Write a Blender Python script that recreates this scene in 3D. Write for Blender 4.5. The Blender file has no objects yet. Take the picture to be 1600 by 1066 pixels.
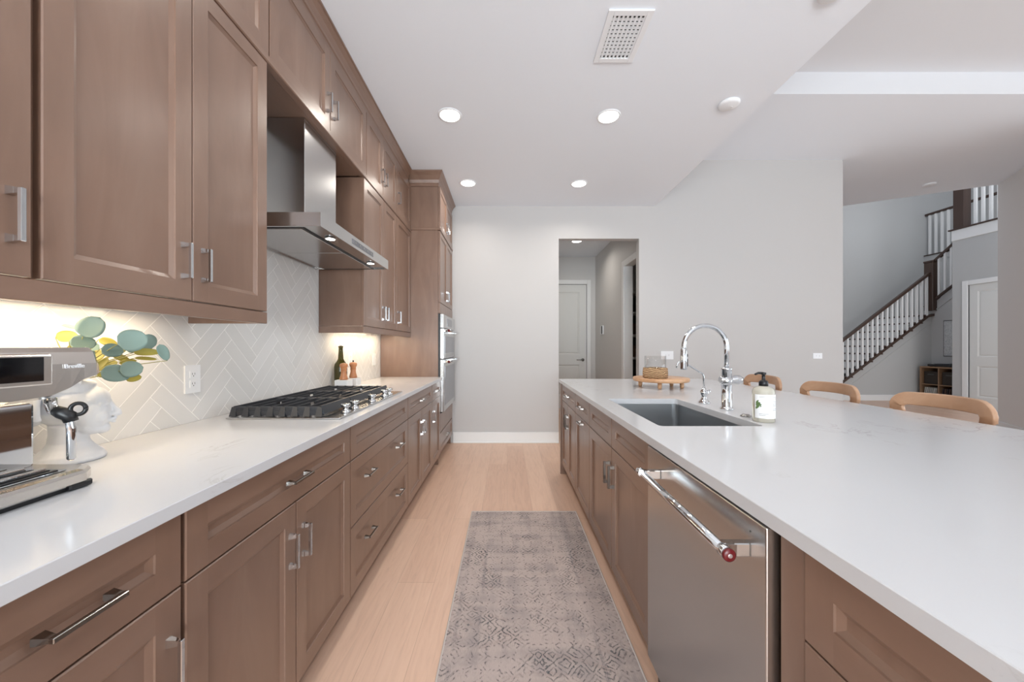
import bpy, bmesh, math, random
from mathutils import Vector, Matrix
random.seed(7)
C = bpy.context.scene.collection
PI = math.pi

# ---------------------------------------------------------------- camera, world, large lights, exposure
H = 1.23                       # eye height
cam_d = bpy.data.cameras.new('camera'); cam = bpy.data.objects.new('camera', cam_d); C.objects.link(cam)
cam.location = (0, 0, H); cam.rotation_euler = (PI/2, 0, 0)
cam_d.sensor_width = 36; cam_d.lens = 570/1600*36
cam_d.shift_x = 7.5/1600; cam_d.shift_y = 8.5/1600
cam_d.clip_start = 0.03; cam_d.clip_end = 100
bpy.context.scene.camera = cam

vs = bpy.context.scene.view_settings
vs.view_transform = 'Standard'; vs.look = 'None'; vs.gamma = 1; vs.use_curve_mapping = False
vs.exposure = 0.10

w = bpy.data.worlds.new('world'); bpy.context.scene.world = w; w.use_nodes = True
bg = w.node_tree.nodes['Background']
bg.inputs[0].default_value = (0.80, 0.88, 1.0, 1); bg.inputs[1].default_value = 0.9

def area(name, loc, rot, sx, sy, power, col=(1, 1, 1)):
    d = bpy.data.lights.new(name, 'AREA'); d.shape = 'RECTANGLE'; d.size = sx; d.size_y = sy
    d.energy = power; d.color = col
    o = bpy.data.objects.new(name, d); C.objects.link(o); o.location = loc; o.rotation_euler = rot
    return o
# added fill lamps, unseen, behind the camera, on the right and at the entry,
# and daylight through the stairwell's upstairs window
area('fill_back', (0.1, -4.40, 1.20), (math.radians(131), 0, 0), 2.8, 2.2, 330, (0.87, 0.955, 1.0))  # added fill, tilted up to lift the kitchen ceiling
area('fill_back_great', (5.2, -4.40, 1.40), (math.radians(108), 0, 0), 4.2, 2.3, 10, (0.92, 0.97, 1.0))  # extra fill put in to lift the angled wall
area('fill_right', (8.05, 0.0, 1.5), (0, PI/2+math.radians(16), 0), 2.5, 5.6, 125, (0.88, 0.96, 1.0))  # added fill, tilted up towards the raised ceiling
area('daylight_stairs', (9.2, 6.4, 5.6), (math.radians(50), 0, 0), 2.0, 1.2, 29, (0.96, 0.985, 1.0))
area('fill_entry', (8.4, 4.3, 1.6), (math.radians(98), 0, math.radians(-5)), 1.0, 2.0, 22, (0.95, 0.98, 1.0))  # added fill meant to brighten the angled wall

# ---------------------------------------------------------------- materials
def srgb(r, g, b):
    f = lambda c: (c/255/12.92) if c/255 <= 0.04045 else ((c/255+0.055)/1.055)**2.4
    return (f(r), f(g), f(b), 1)
def mat(name, col, rough=0.5, metal=0.0, **kw):
    m = bpy.data.materials.new(name); m.use_nodes = True
    b = m.node_tree.nodes['Principled BSDF']
    b.inputs['Base Color'].default_value = col; b.inputs['Roughness'].default_value = rough
    b.inputs['Metallic'].default_value = metal
    for k, v in kw.items(): b.inputs[k].default_value = v
    return m
class G:
    """small node-graph helper"""
    def __init__(s, m): s.m = m; s.t = m.node_tree; s.b = s.t.nodes['Principled BSDF']
    def n(s, typ, **kw):
        nd = s.t.nodes.new(typ)
        for k, v in kw.items(): setattr(nd, k, v)
        return nd
    def l(s, a, b): s.t.links.new(a, b)
    def coord(s, scale=(1, 1, 1), rot=(0, 0, 0), src='Object'):
        tc = s.n('ShaderNodeTexCoord'); mp = s.n('ShaderNodeMapping')
        s.l(tc.outputs[src], mp.inputs[0]); mp.inputs['Scale'].default_value = scale; mp.inputs['Rotation'].default_value = rot
        return mp.outputs[0]
    def noise(s, vec, scale, detail=4, rough=0.55, dist=0.0):
        nd = s.n('ShaderNodeTexNoise'); s.l(vec, nd.inputs['Vector'])
        nd.inputs['Scale'].default_value = scale; nd.inputs['Detail'].default_value = detail
        nd.inputs['Roughness'].default_value = rough; nd.inputs['Distortion'].default_value = dist
        return nd.outputs[0]
    def ramp(s, fac, stops, interp='LINEAR'):
        nd = s.n('ShaderNodeValToRGB'); s.l(fac, nd.inputs[0]); r = nd.color_ramp; r.interpolation = interp
        while len(r.elements) < len(stops): r.elements.new(0.5)
        for e, (p, c) in zip(r.elements, stops): e.position = p; e.color = c
        return nd.outputs[0]
    def mix(s, fac, a, b, typ='MIX'):
        nd = s.n('ShaderNodeMix', data_type='RGBA', blend_type=typ)
        for i, v in ((0, fac), (6, a), (7, b)):
            if isinstance(v, (int, float)): nd.inputs[i].default_value = v
            elif isinstance(v, tuple): nd.inputs[i].default_value = v
            else: s.l(v, nd.inputs[i])
        return nd.outputs[2]
    def math(s, op, a, b=None):
        nd = s.n('ShaderNodeMath', operation=op)
        for i, v in ((0, a), (1, b)):
            if v is None: continue
            if isinstance(v, (int, float)): nd.inputs[i].default_value = v
            else: s.l(v, nd.inputs[i])
        return nd.outputs[0]
    def bump(s, h, strength=0.1, dist=0.01):
        nd = s.n('ShaderNodeBump'); s.l(h, nd.inputs['Height']); nd.inputs['Strength'].default_value = strength
        nd.inputs['Distance'].default_value = dist; s.l(nd.outputs[0], s.b.inputs['Normal'])
W1 = (1, 1, 1, 1); B0 = (0, 0, 0, 1)

def wood_mat(name, sc, a, b, c, rough=0.33):
    m = mat(name, a, rough); g = G(m)
    v = g.coord(sc)
    n1 = g.noise(v, 2.2, 4, 0.55, 1.0)
    col = g.ramp(n1, [(0.3, a), (0.55, b), (0.75, c)])
    v2 = g.coord((1.3, 1.3, 1.3)); n2 = g.noise(v2, 3.0, 2)
    col = g.mix(0.16, col, g.ramp(n2, [(0.35, (0.5, 0.5, 0.5, 1)), (0.65, W1)]), 'MULTIPLY')
    g.l(col, g.b.inputs['Base Color'])
    g.b.inputs['Coat Weight'].default_value = 0.35; g.b.inputs['Coat Roughness'].default_value = 0.25
    return m
wa, wb, wc = srgb(126, 98, 82), srgb(134, 106, 90), srgb(141, 114, 98)
M = {}
M['wood'] = wood_mat('stained_maple_upright', (3.5, 3.5, 0.8), wa, wb, wc)
M['wood_h'] = wood_mat('stained_maple_level', (3.5, 0.8, 3.5), wa, wb, wc)
M['wood_dark'] = mat('cabinet_recess', srgb(52, 38, 32), 0.6)
M['chair'] = wood_mat('pale_oak', (0.8, 3, 6), srgb(186, 146, 116), srgb(193, 154, 124), srgb(200, 163, 134), 0.4)
M['board'] = wood_mat('acacia', (1.0, 6, 6), srgb(188, 140, 100), srgb(208, 162, 122), srgb(222, 182, 144), 0.45)
M['mill'] = wood_mat('beech_mill', (6, 6, 1), srgb(186, 118, 72), srgb(200, 132, 84), srgb(210, 146, 98), 0.4)
M['shelfwood'] = mat('shelf_birch', srgb(140, 110, 84), 0.5)
M['rail'] = mat('dark_walnut', srgb(72, 54, 46), 0.4)
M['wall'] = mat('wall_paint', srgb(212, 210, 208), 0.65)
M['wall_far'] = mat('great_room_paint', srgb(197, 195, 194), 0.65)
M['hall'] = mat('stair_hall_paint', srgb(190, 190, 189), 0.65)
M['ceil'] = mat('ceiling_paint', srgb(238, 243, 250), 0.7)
for k, sc_, st in (('wall', 180, 0.05), ('wall_far', 180, 0.05), ('ceil', 60, 0.12)):
    g = G(M[k]); g.bump(g.noise(g.coord(), sc_, 3), st, 0.003)
M['trim'] = mat('trim_paint', srgb(236, 236, 235), 0.4)
M['doorpaint'] = mat('door_paint', srgb(222, 222, 219), 0.4)
M['chrome'] = mat('polished_chrome', (0.66, 0.68, 0.70, 1), 0.05, 1)
M['nickel'] = mat('polished_nickel', (0.33, 0.32, 0.305, 1), 0.2, 1)
M['black'] = mat('black_plastic', srgb(22, 23, 26), 0.35)
M['iron'] = mat('cast_iron', srgb(42, 44, 49), 0.4)
M['glassblack'] = mat('black_glass', srgb(14, 14, 17), 0.05)
M['ovenglass'] = mat('oven_window', srgb(120, 122, 128), 0.08, 0.6)
M['plate'] = mat('white_plastic', srgb(238, 240, 243), 0.35)
M['slot'] = mat('dark_slot', srgb(60, 58, 56), 0.6)
M['bust'] = mat('white_plaster', srgb(226, 228, 232), 0.5)
M['leaf'] = mat('silver_green_leaf', srgb(112, 134, 125), 0.5)
M['leaf_y'] = mat('olive_leaf', srgb(146, 138, 58), 0.5)
M['stem'] = mat('green_stem', srgb(142, 138, 74), 0.55)
M['marble'] = mat('white_marble', srgb(232, 232, 232), 0.3)
M['red'] = mat('dark_red_enamel', srgb(96, 22, 26), 0.25)
M['redb'] = mat('light_emblem_ring', srgb(200, 190, 188), 0.3, 0.7)
M['basket'] = mat('dark_basket', srgb(50, 42, 36), 0.8)
def brushed(name, col, rough, sc):
    m = mat(name, col, rough, 1); g = G(m)
    return m
M['steel'] = brushed('brushed_steel', (0.55, 0.54, 0.53, 1), 0.27, (1, 1, 1))
M['steel_h'] = brushed('brushed_steel_level', (0.56, 0.555, 0.55, 1), 0.22, (1, 1, 1))
M['sink'] = mat('sink_steel', (0.40, 0.415, 0.43, 1), 0.34, 0.9)
M['sheen'] = mat('espresso_steel', (0.66, 0.63, 0.595, 1), 0.2, 1)
m = bpy.data.materials.new('clear_glass'); m.use_nodes = True; nt = m.node_tree; nt.nodes.clear()
o1 = nt.nodes.new('ShaderNodeOutputMaterial'); mx = nt.nodes.new('ShaderNodeMixShader'); t1 = nt.nodes.new('ShaderNodeBsdfTransparent'); g1 = nt.nodes.new('ShaderNodeBsdfGlossy'); lw = nt.nodes.new('ShaderNodeLayerWeight')
t1.inputs[0].default_value = (0.985, 0.99, 0.99, 1); g1.inputs['Roughness'].default_value = 0.03; lw.inputs[0].default_value = 0.12
nt.links.new(lw.outputs['Facing'], mx.inputs[0]); nt.links.new(t1.outputs[0], mx.inputs[1]); nt.links.new(g1.outputs[0], mx.inputs[2]); nt.links.new(mx.outputs[0], o1.inputs[0]); M['clear'] = m
M['greenglass'] = mat('green_bottle_glass', srgb(80, 74, 28), 0.05, 0, **{'Transmission Weight': 0.55, 'IOR': 1.4})
M['soap'] = mat('soap_bottle', srgb(232, 227, 212), 0.12, 0, **{'Transmission Weight': 0.6, 'IOR': 1.35})

# quartz worktop
m = mat('white_quartz', srgb(206, 207, 210), 0.16); g = G(m)
v = g.coord((1, 0.6, 1), (0, 0, 0.5))
n = g.noise(v, 5.5, 6, 0.62, 1.6)
vein = g.ramp(n, [(0.478, B0), (0.5, W1), (0.522, B0)])
mask = g.ramp(g.noise(g.coord(), 2.3, 3), [(0.56, B0), (0.70, W1)])
col = g.mix(g.math('MULTIPLY', vein, mask), srgb(206, 207, 210), srgb(174, 170, 167))
g.l(col, g.b.inputs['Base Color']); M['quartz'] = m

# herringbone tile: each tile island gets a slightly different white
m = mat('glazed_tile', srgb(224, 222, 218), 0.14); g = G(m)
geo = g.n('ShaderNodeNewGeometry')
g.l(g.ramp(geo.outputs['Random Per Island'], [(0, srgb(224, 223, 221)), (1, srgb(231, 230, 229))]), g.b.inputs['Base Color'])
g.bump(g.noise(g.coord(), 9, 2), 0.12, 0.01); M['tile'] = m
M['grout'] = mat('tile_grout', srgb(250, 249, 246), 0.8)

# plank floor, planks run along the aisle
def floor_mat(name, lo, mid, hi):
    m = mat(name, mid, 0.38); g = G(m)
    v = g.coord((1, 1, 1), (0, 0, PI/2))
    br = g.n('ShaderNodeTexBrick'); g.l(v, br.inputs['Vector'])
    br.offset = 0.37; br.inputs['Scale'].default_value = 1; br.inputs['Mortar Size'].default_value = 0.0012
    br.inputs['Brick Width'].default_value = 1.9; br.inputs['Row Height'].default_value = 0.19
    br.inputs['Color1'].default_value = lo; br.inputs['Color2'].default_value = hi
    br.inputs['Mortar'].default_value = srgb(172, 140, 118); br.inputs['Bias'].default_value = 0.0
    vg = g.coord((7, 0.6, 1)); n = g.noise(vg, 4, 7, 0.65, 1.6)
    col = g.mix(0.5, br.outputs[0], g.ramp(n, [(0.30, tuple(c_*0.86 for c_ in lo[:3])+(1,)), (0.5, mid), (0.7, hi)]))
    g.l(col, g.b.inputs['Base Color']); g.bump(n, 0.05, 0.002); return m
M['floor'] = floor_mat('oak_plank_floor', srgb(208, 171, 148), srgb(219, 182, 158), srgb(227, 194, 171))

# faded runner
m = mat('faded_runner', srgb(176, 162, 156), 0.95); g = G(m)
tc = g.n('ShaderNodeTexCoord'); sp = g.n('ShaderNodeSeparateXYZ'); g.l(tc.outputs['Object'], sp.inputs[0])
ax = g.math('ABSOLUTE', sp.outputs[0]); yy = sp.outputs[1]
fy = g.math('PINGPONG', g.math('ADD', yy, 3.0), 0.61)
cb = g.n('ShaderNodeCombineXYZ'); g.l(ax, cb.inputs[0]); g.l(fy, cb.inputs[1])
cv = cb.outputs[0]
wn = g.n('ShaderNodeTexNoise'); g.l(cv, wn.inputs['Vector']); wn.inputs['Scale'].default_value = 16; wn.inputs['Detail'].default_value = 2
wm = g.n('ShaderNodeMix', data_type='VECTOR'); wm.inputs[0].default_value = 0.03; g.l(cv, wm.inputs[4]); g.l(wn.outputs['Color'], wm.inputs[5])
def vor(scale, feat='F1', rnd=0.45):
    v_ = g.n('ShaderNodeTexVoronoi'); v_.feature = feat; v_.inputs['Randomness'].default_value = rnd
    if feat == 'F1': v_.distance = 'MANHATTAN'
    v_.inputs[0]; g.l(wm.outputs[1], v_.inputs['Vector']); v_.inputs['Scale'].default_value = scale; return v_.outputs['Distance']
edge = g.ramp(vor(17, 'DISTANCE_TO_EDGE'), [(0.02, W1), (0.09, B0)])
cellr = vor(11); petals = g.ramp(g.math('SINE', g.math('MULTIPLY', cellr, 26)), [(0.35, B0), (0.7, W1)])
dots = g.ramp(vor(30), [(0.20, W1), (0.28, B0)])
yp = g.n('ShaderNodeSeparateXYZ'); g.l(cv, yp.inputs[0])
rad = g.math('SQRT', g.math('ADD', g.math('MULTIPLY', ax, ax), g.math('MULTIPLY', yp.outputs[1], yp.outputs[1])))
rings_ = g.ramp(g.math('SINE', g.math('MULTIPLY', rad, 75)), [(0.55, B0), (0.85, W1)])
vec = g.coord((1, 1, 1))
big = g.noise(vec, 5.5, 3, 0.6)
strip = g.noise(g.coord((9, 1.4, 1)), 1.0, 3, 0.6); strip2 = g.noise(g.coord((1.4, 9, 1)), 1.0, 3, 0.6)
patch = g.ramp(big, [(0.45, (0.10,)*3+(1,)), (0.60, W1)])
weave = g.noise(g.coord((60, 5, 1)), 8, 3, 0.7); weave2 = g.noise(g.coord((5, 60, 1)), 8, 3, 0.7)
ww = g.math('MULTIPLY', weave, weave2)
wear = g.ramp(ww, [(0.19, (0.15,)*3+(1,)), (0.30, W1)])
b1 = g.ramp(ax, [(0.0, B0), (0.238, B0), (0.242, (0.8,)*3+(1,)), (0.252, (0.8,)*3+(1,)), (0.256, B0), (0.335, B0), (0.34, (0.7,)*3+(1,)), (0.352, (0.7,)*3+(1,)), (0.356, B0)])
MU = lambda a_, b_: g.math('MULTIPLY', a_, b_)
col = g.mix(weave, srgb(206, 190, 182), srgb(160, 146, 142))
col = g.mix(MU(g.ramp(MU(strip, strip2), [(0.22, B0), (0.34, W1)]), 0.42), col, srgb(128, 122, 124))
col = g.mix(MU(MU(b1, wear), MU(patch, 0.8)), col, srgb(96, 96, 102))
col = g.mix(MU(MU(rings_, wear), MU(patch, 0.35)), col, srgb(150, 128, 120))
col = g.mix(MU(MU(petals, edge), wear), col, srgb(82, 76, 80))
col = g.mix(MU(MU(MU(petals, wear), patch), g.ramp(g.noise(vec, 9, 2), [(0.42, B0), (0.54, W1)])), col, srgb(44, 54, 62))
col = g.mix(MU(MU(dots, patch), 0.7), col, srgb(84, 88, 92))
g.l(col, g.b.inputs['Base Color']); g.bump(ww, 0.3, 0.003); M['rug'] = m
M['rugedge'] = mat('rug_binding', srgb(196, 186, 180), 0.9)

m = mat('woven_rope', srgb(176, 136, 98), 0.85); g = G(m)
wv = g.n('ShaderNodeTexWave'); g.l(g.coord((1, 1, 1)), wv.inputs['Vector']); wv.inputs['Scale'].default_value = 26; wv.inputs['Distortion'].default_value = 9; wv.bands_direction = 'Z'
g.l(g.ramp(wv.outputs[1], [(0.1, srgb(122, 88, 58)), (0.7, srgb(206, 170, 130))]), g.b.inputs['Base Color']); g.bump(wv.outputs[1], 0.6, 0.01); M['rope'] = m

m = mat('framed_line_print', srgb(205, 206, 206), 0.6); g = G(m)
g.l(g.ramp(g.noise(g.coord(), 9, 5, 0.6, 2.5), [(0.46, srgb(206, 208, 208)), (0.5, srgb(160, 164, 166)), (0.54, srgb(206, 208, 208))]), g.b.inputs['Base Color']); M['print'] = m

def emit(name, col, s):
    m = mat(name, col, 0.5); b = m.node_tree.nodes['Principled BSDF']
    b.inputs['Emission Color'].default_value = col; b.inputs['Emission Strength'].default_value = s; return m
M['lamp'] = emit('lamp_lens', (1, 0.97, 0.92, 1), 6)
M['hoodlamp'] = emit('hood_lamp_lens', (1, 0.93, 0.82, 1), 9)
M['led'] = emit('under_cabinet_led', (1, 0.82, 0.58, 1), 8)

# ---------------------------------------------------------------- mesh helpers
def bmn(): return bmesh.new()
def vquad(bm, pts, mi=0):
    f = bm.faces.new([bm.verts.new(p) for p in pts]); f.material_index = mi; return f
def box(bm, x0, x1, y0, y1, z0, z1, bev=0.0, seg=1, mi=0):
    a = bmesh.ops.create_cube(bm, size=1)['verts']
    for v in a:
        v.co = Vector(((x0+x1)/2+v.co.x*(x1-x0), (y0+y1)/2+v.co.y*(y1-y0), (z0+z1)/2+v.co.z*(z1-z0)))
    fs = set(f for v in a for f in v.link_faces)
    for f in fs: f.material_index = mi
    if bev > 0:
        es = list(set(e for v in a for e in v.link_edges))
        r = bmesh.ops.bevel(bm, geom=es, offset=bev, segments=seg, profile=0.5, affect='EDGES')
        for f in r['faces']: f.material_index = mi
    return a
def prism(bm, pts, vec, mi=0):
    vec = Vector(vec)
    a = [bm.verts.new(p) for p in pts]; b = [bm.verts.new(Vector(p)+vec) for p in pts]
    n = len(a); fs = [bm.faces.new(a), bm.faces.new(b[::-1])]
    for i in range(n): fs.append(bm.faces.new((a[i], a[(i+1) % n], b[(i+1) % n], b[i])))
    for f in fs: f.material_index = mi
def lathe(bm, prof, c=(0, 0, 0), seg=32, axis='z', mi=0, smooth=True):
    rings = []
    def tr(r, h, a):
        x, y = r*math.cos(a), r*math.sin(a)
        p = (x, y, h) if axis == 'z' else ((h, x, y) if axis == 'x' else (x, h, y))
        return Vector(c)+Vector(p)
    for r, h in prof:
        if r < 1e-6: rings.append([bm.verts.new(tr(0, h, 0))])
        else: rings.append([bm.verts.new(tr(r, h, 2*PI*i/seg)) for i in range(seg)])
    for A, B in zip(rings, rings[1:]):
        for i in range(seg):
            j = (i+1) % seg
            if len(A) == 1 and len(B) == 1: continue
            if len(A) == 1: f = bm.faces.new((A[0], B[i], B[j]))
            elif len(B) == 1: f = bm.faces.new((A[i], A[j], B[0]))
            else: f = bm.faces.new((A[i], A[j], B[j], B[i]))
            f.smooth = smooth; f.material_index = mi
    if len(rings[0]) > 1: bm.faces.new(rings[0][::-1]).material_index = mi
    if len(rings[-1]) > 1: bm.faces.new(rings[-1]).material_index = mi
def tube(bm, pts, r, seg=12, up=(0, 0, 1), prof=None, mi=0, smooth=True, caps=True):
    """sweep a circle (or the closed profile prof of (side, up) offsets) along pts; r may be a list"""
    pts = [Vector(p) for p in pts]; n = len(pts); rings = []; side = None
    for i, p in enumerate(pts):
        t = (pts[min(i+1, n-1)]-pts[max(i-1, 0)]).normalized()
        if prof or side is None:
            u = Vector(up)
            if abs(t.dot(u)) > 0.98: u = Vector((1, 0, 0)) if abs(t.x) < 0.9 else Vector((0, 1, 0))
            side = t.cross(u).normalized()
        else: side = (side - t*side.dot(t)).normalized()
        u2 = side.cross(t).normalized()
        rr = r[i] if isinstance(r, (list, tuple)) else r
        if prof: rings.append([bm.verts.new(p+side*a*rr+u2*b*rr) for a, b in prof])
        else: rings.append([bm.verts.new(p+side*rr*math.cos(2*PI*k/seg)+u2*rr*math.sin(2*PI*k/seg)) for k in range(seg)])
    for A, B in zip(rings, rings[1:]):
        m = len(A)
        for k in range(m):
            f = bm.faces.new((A[k], A[(k+1) % m], B[(k+1) % m], B[k])); f.smooth = smooth; f.material_index = mi
    if caps:
        bm.faces.new(rings[0][::-1]).material_index = mi; bm.faces.new(rings[-1]).material_index = mi
def ellipsoid(bm, c, r, rot=None, u=20, v=14):
    a = bmesh.ops.create_uvsphere(bm, u_segments=u, v_segments=v, radius=1)['verts']
    mt = Matrix.Translation(c) @ ((rot or Matrix.Identity(4)) @ Matrix.Diagonal((r[0], r[1], r[2], 1)))
    bmesh.ops.transform(bm, matrix=mt, verts=a)
    for vv in a:
        for f in vv.link_faces: f.smooth = True
def arc(c, r, a0, a1, n, plane='xz'):
    out = []
    for i in range(n+1):
        a = a0+(a1-a0)*i/n
        d = (math.cos(a)*r, math.sin(a)*r)
        out.append((c[0]+d[0], c[1], c[2]+d[1]) if plane == 'xz' else ((c[0]+d[0], c[1]+d[1], c[2]) if plane == 'xy' else (c[0], c[1]+d[0], c[2]+d[1])))
    return out

def wloc(o):
    v = Vector((0, 0, 0))
    while o is not None: v += o.location; o = o.parent
    return v
def link(name, bm, mats, parent=None, origin=None):
    """bm holds world coordinates; the object hangs under parent, or stands on origin when top-level"""
    if not isinstance(mats, (list, tuple)): mats = [mats]
    off = wloc(parent) if parent is not None else Vector(origin or (0, 0, 0))
    bmesh.ops.translate(bm, vec=-off, verts=bm.verts)
    bmesh.ops.recalc_face_normals(bm, faces=bm.faces)
    me = bpy.data.meshes.new(name); bm.to_mesh(me); bm.free()
    for m_ in mats: me.materials.append(M[m_])
    o = bpy.data.objects.new(name, me); C.objects.link(o)
    if parent is not None: o.parent = parent
    else: o.location = off
    return o
def tag(o, label, cat, group=None):
    o['label'] = label; o['category'] = cat
    if group: o['group'] = group
    return o
def thing(name, label, cat, loc=(0, 0, 0), group=None):
    o = bpy.data.objects.new(name, None); C.objects.link(o); o.location = loc; o.empty_display_size = 0.05
    return tag(o, label, cat, group)
def struct(name, bm, mats, parent=None):
    o = link(name, bm, mats, parent)
    if parent is None: o['kind'] = 'structure'
    return o
def copy_tree(o, parent=None):
    c = o.copy(); C.objects.link(c)
    if parent is not None: c.parent = parent
    for ch in [x for x in bpy.data.objects if x.parent == o]: copy_tree(ch, c)
    return c
def text_mesh(name, txt, size, mt, parent, matrix, depth=0.0004):
    cu = bpy.data.curves.new(name, 'FONT'); cu.body = txt; cu.size = size; cu.extrude = depth
    cu.align_x = 'CENTER'; cu.align_y = 'CENTER'
    to = bpy.data.objects.new(name, cu); C.objects.link(to)
    dg = bpy.context.evaluated_depsgraph_get(); me = bpy.data.meshes.new_from_object(to.evaluated_get(dg))
    bpy.data.objects.remove(to); me.transform(matrix); me.materials.clear(); me.materials.append(M[mt])
    o = bpy.data.objects.new(name, me); C.objects.link(o); o.parent = parent; return o
def at(px, py, Y): return Vector(((px-792.5)*Y/570, Y, H-(py-541.5)*Y/570))

# ---------------------------------------------------------------- the setting
ZC = 3.022; XL = -1.33; YF = 4.658; ZG = 3.61; ZT = 3.818; XS = 1.885
b = bmn(); box(b, -1.6, 12.6, -5.2, 9.6, -0.12, 0); struct('floor', b, 'floor')
b = bmn(); box(b, -1.6, XS, -5.2, YF+0.05, ZC, ZC+0.25)
box(b, XS-0.12, XS, -5.2, YF+0.05, ZC+0.2, ZT+0.2); struct('ceiling', b, 'ceil')
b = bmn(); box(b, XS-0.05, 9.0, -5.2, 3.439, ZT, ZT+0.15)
M['ceil_dimmed'] = mat('ceiling_paint_dimmed', srgb(224, 226, 230), 0.7); struct('ceiling_great_room', b, 'ceil_dimmed')  # ceiling paint with a darker colour, offsetting too much lamp light
b = bmn(); prism(b, [(XS-0.05, 3.439, ZG), (XS-0.05, 4.9, ZG), (4.15, 4.9, ZG), (4.15, 7.01, ZG), (5.69, 6.18, ZG), (7.21, 5.362, ZG), (8.6, 4.6, ZG), (9.0, 3.439, ZG)], (0, 0, 0.36))
for f in b.faces:
    if all(abs(v.co.y-3.439) < 1e-4 for v in f.verts): f.material_index = 1  # step face takes the dimmed paint because the back lamp overlights it
struct('ceiling_entry', b, ['ceil', 'ceil_dimmed'])
b = bmn(); box(b, XL-0.15, XL, -5.2, YF+0.2, 0, ZC); struct('wall_left', b, 'wall')
# far wall with the doorway (opening X .658-1.683, Z to 2.607)
DX0, DX1, DZ = 0.658, 1.683, 2.607
b = bmn()
box(b, XL-0.15, DX0, YF, YF+0.105, 0, ZC+0.1); box(b, DX0, DX1, YF, YF+0.105, DZ, ZC+0.1)
box(b, DX1, 4.286, YF, YF+0.105, 0, ZC+0.1); box(b, XS-0.05, 4.286, YF, YF+0.105, ZC+0.1, ZG+0.02)
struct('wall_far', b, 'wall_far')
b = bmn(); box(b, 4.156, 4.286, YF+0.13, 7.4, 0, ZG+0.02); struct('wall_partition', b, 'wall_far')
def baseboard(name, boxes):
    b = bmn()
    for x0, x1, y0, y1 in boxes:
        box(b, x0, x1, y0, y1, 0, 0.128, 0.003); box(b, min(x0, x1), max(x0, x1), y0, y1, 0.128, 0.136)
    return struct(name, b, 'trim')
baseboard('baseboard_far', [(-0.69, DX0, YF-0.015, YF), (DX1, 4.286, YF-0.015, YF)])
b = bmn(); box(b, -0.69, DX0, YF-0.027, YF-0.015, 0, 0.018, 0.004); box(b, DX1, 4.286, YF-0.027, YF-0.015, 0, 0.018, 0.004)
struct('trim_1', b, 'trim')
# unseen back wall and right wall, openings put in for the added fill lamps
def wall_open(name, axis, p0, p1, a0, a1, z1, holes, m_):
    b = bmn(); cur = a0
    def bx(u0, u1, za, zb):
        if u1-u0 < 1e-4 or zb-za < 1e-4: return
        box(b, u0, u1, p0, p1, za, zb) if axis == 'x' else box(b, p0, p1, u0, u1, za, zb)
    for (u0, u1, za, zb) in holes:
        bx(cur, u0, 0, z1); bx(u0, u1, 0, za); bx(u0, u1, zb, z1); cur = u1
    bx(cur, a1, 0, z1); return struct(name, b, m_)
wall_open('wall_back', 'x', -4.75, -4.6, -1.6, 9.0, ZT+0.1, [(-1.2, 1.4, 0.1, 2.5), (3.1, 7.3, 0.1, 2.6)], 'wall')
wall_open('wall_right', 'y', 8.4, 8.55, -5.2, 3.5, ZT+0.1, [(-2.9, 2.9, 0.3, 2.8)], 'wall')
# doorway to the back hall
HC = 3.0; HX = 1.742; HY = 7.2
b = bmn(); box(b, 0.3, 3.2, YF+0.13, HY+0.1, HC, HC+0.2); struct('ceiling_hall', b, 'ceil')
b = bmn(); box(b, 0.3, 0.42, YF+0.13, HY+0.1, 0, HC); struct('wall_hall_left', b, 'wall')
b = bmn(); box(b, 0.42, 0.66, HY, HY+0.12, 0, HC); box(b, 0.66, 1.573, HY, HY+0.12, 2.46, HC)
box(b, 1.573, 3.2, HY, HY+0.12, 0, HC); struct('wall_hall_end', b, 'wall')
PY0, PY1, PZ = 4.95, 5.43, 2.42
b = bmn(); box(b, HX, HX+0.12, YF+0.13, PY1, PZ, HC); box(b, HX, HX+0.12, PY1, HY, 0, HC)
struct('wall_hall_right', b, 'wall')
b = bmn(); box(b, 3.08, 3.2, YF+0.13, HY, 0, HC); struct('wall_pantry', b, 'wall')
b = bmn()
for y0, y1, z0, z1 in ((PY1-0.005, PY1+0.085, 0, PZ+0.085), (YF+0.131, PY1-0.005, PZ-0.005, PZ+0.085)):
    box(b, HX-0.016, HX, y0, y1, z0, z1, 0.004)
box(b, HX, HX+0.12, PY1-0.02, PY1, 0, PZ)
struct('trim_2', b, 'trim')
baseboard('baseboard_hall', [(HX-0.015, HX, PY1+0.09, HY), (1.66, HX, HY-0.015, HY)])
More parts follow.
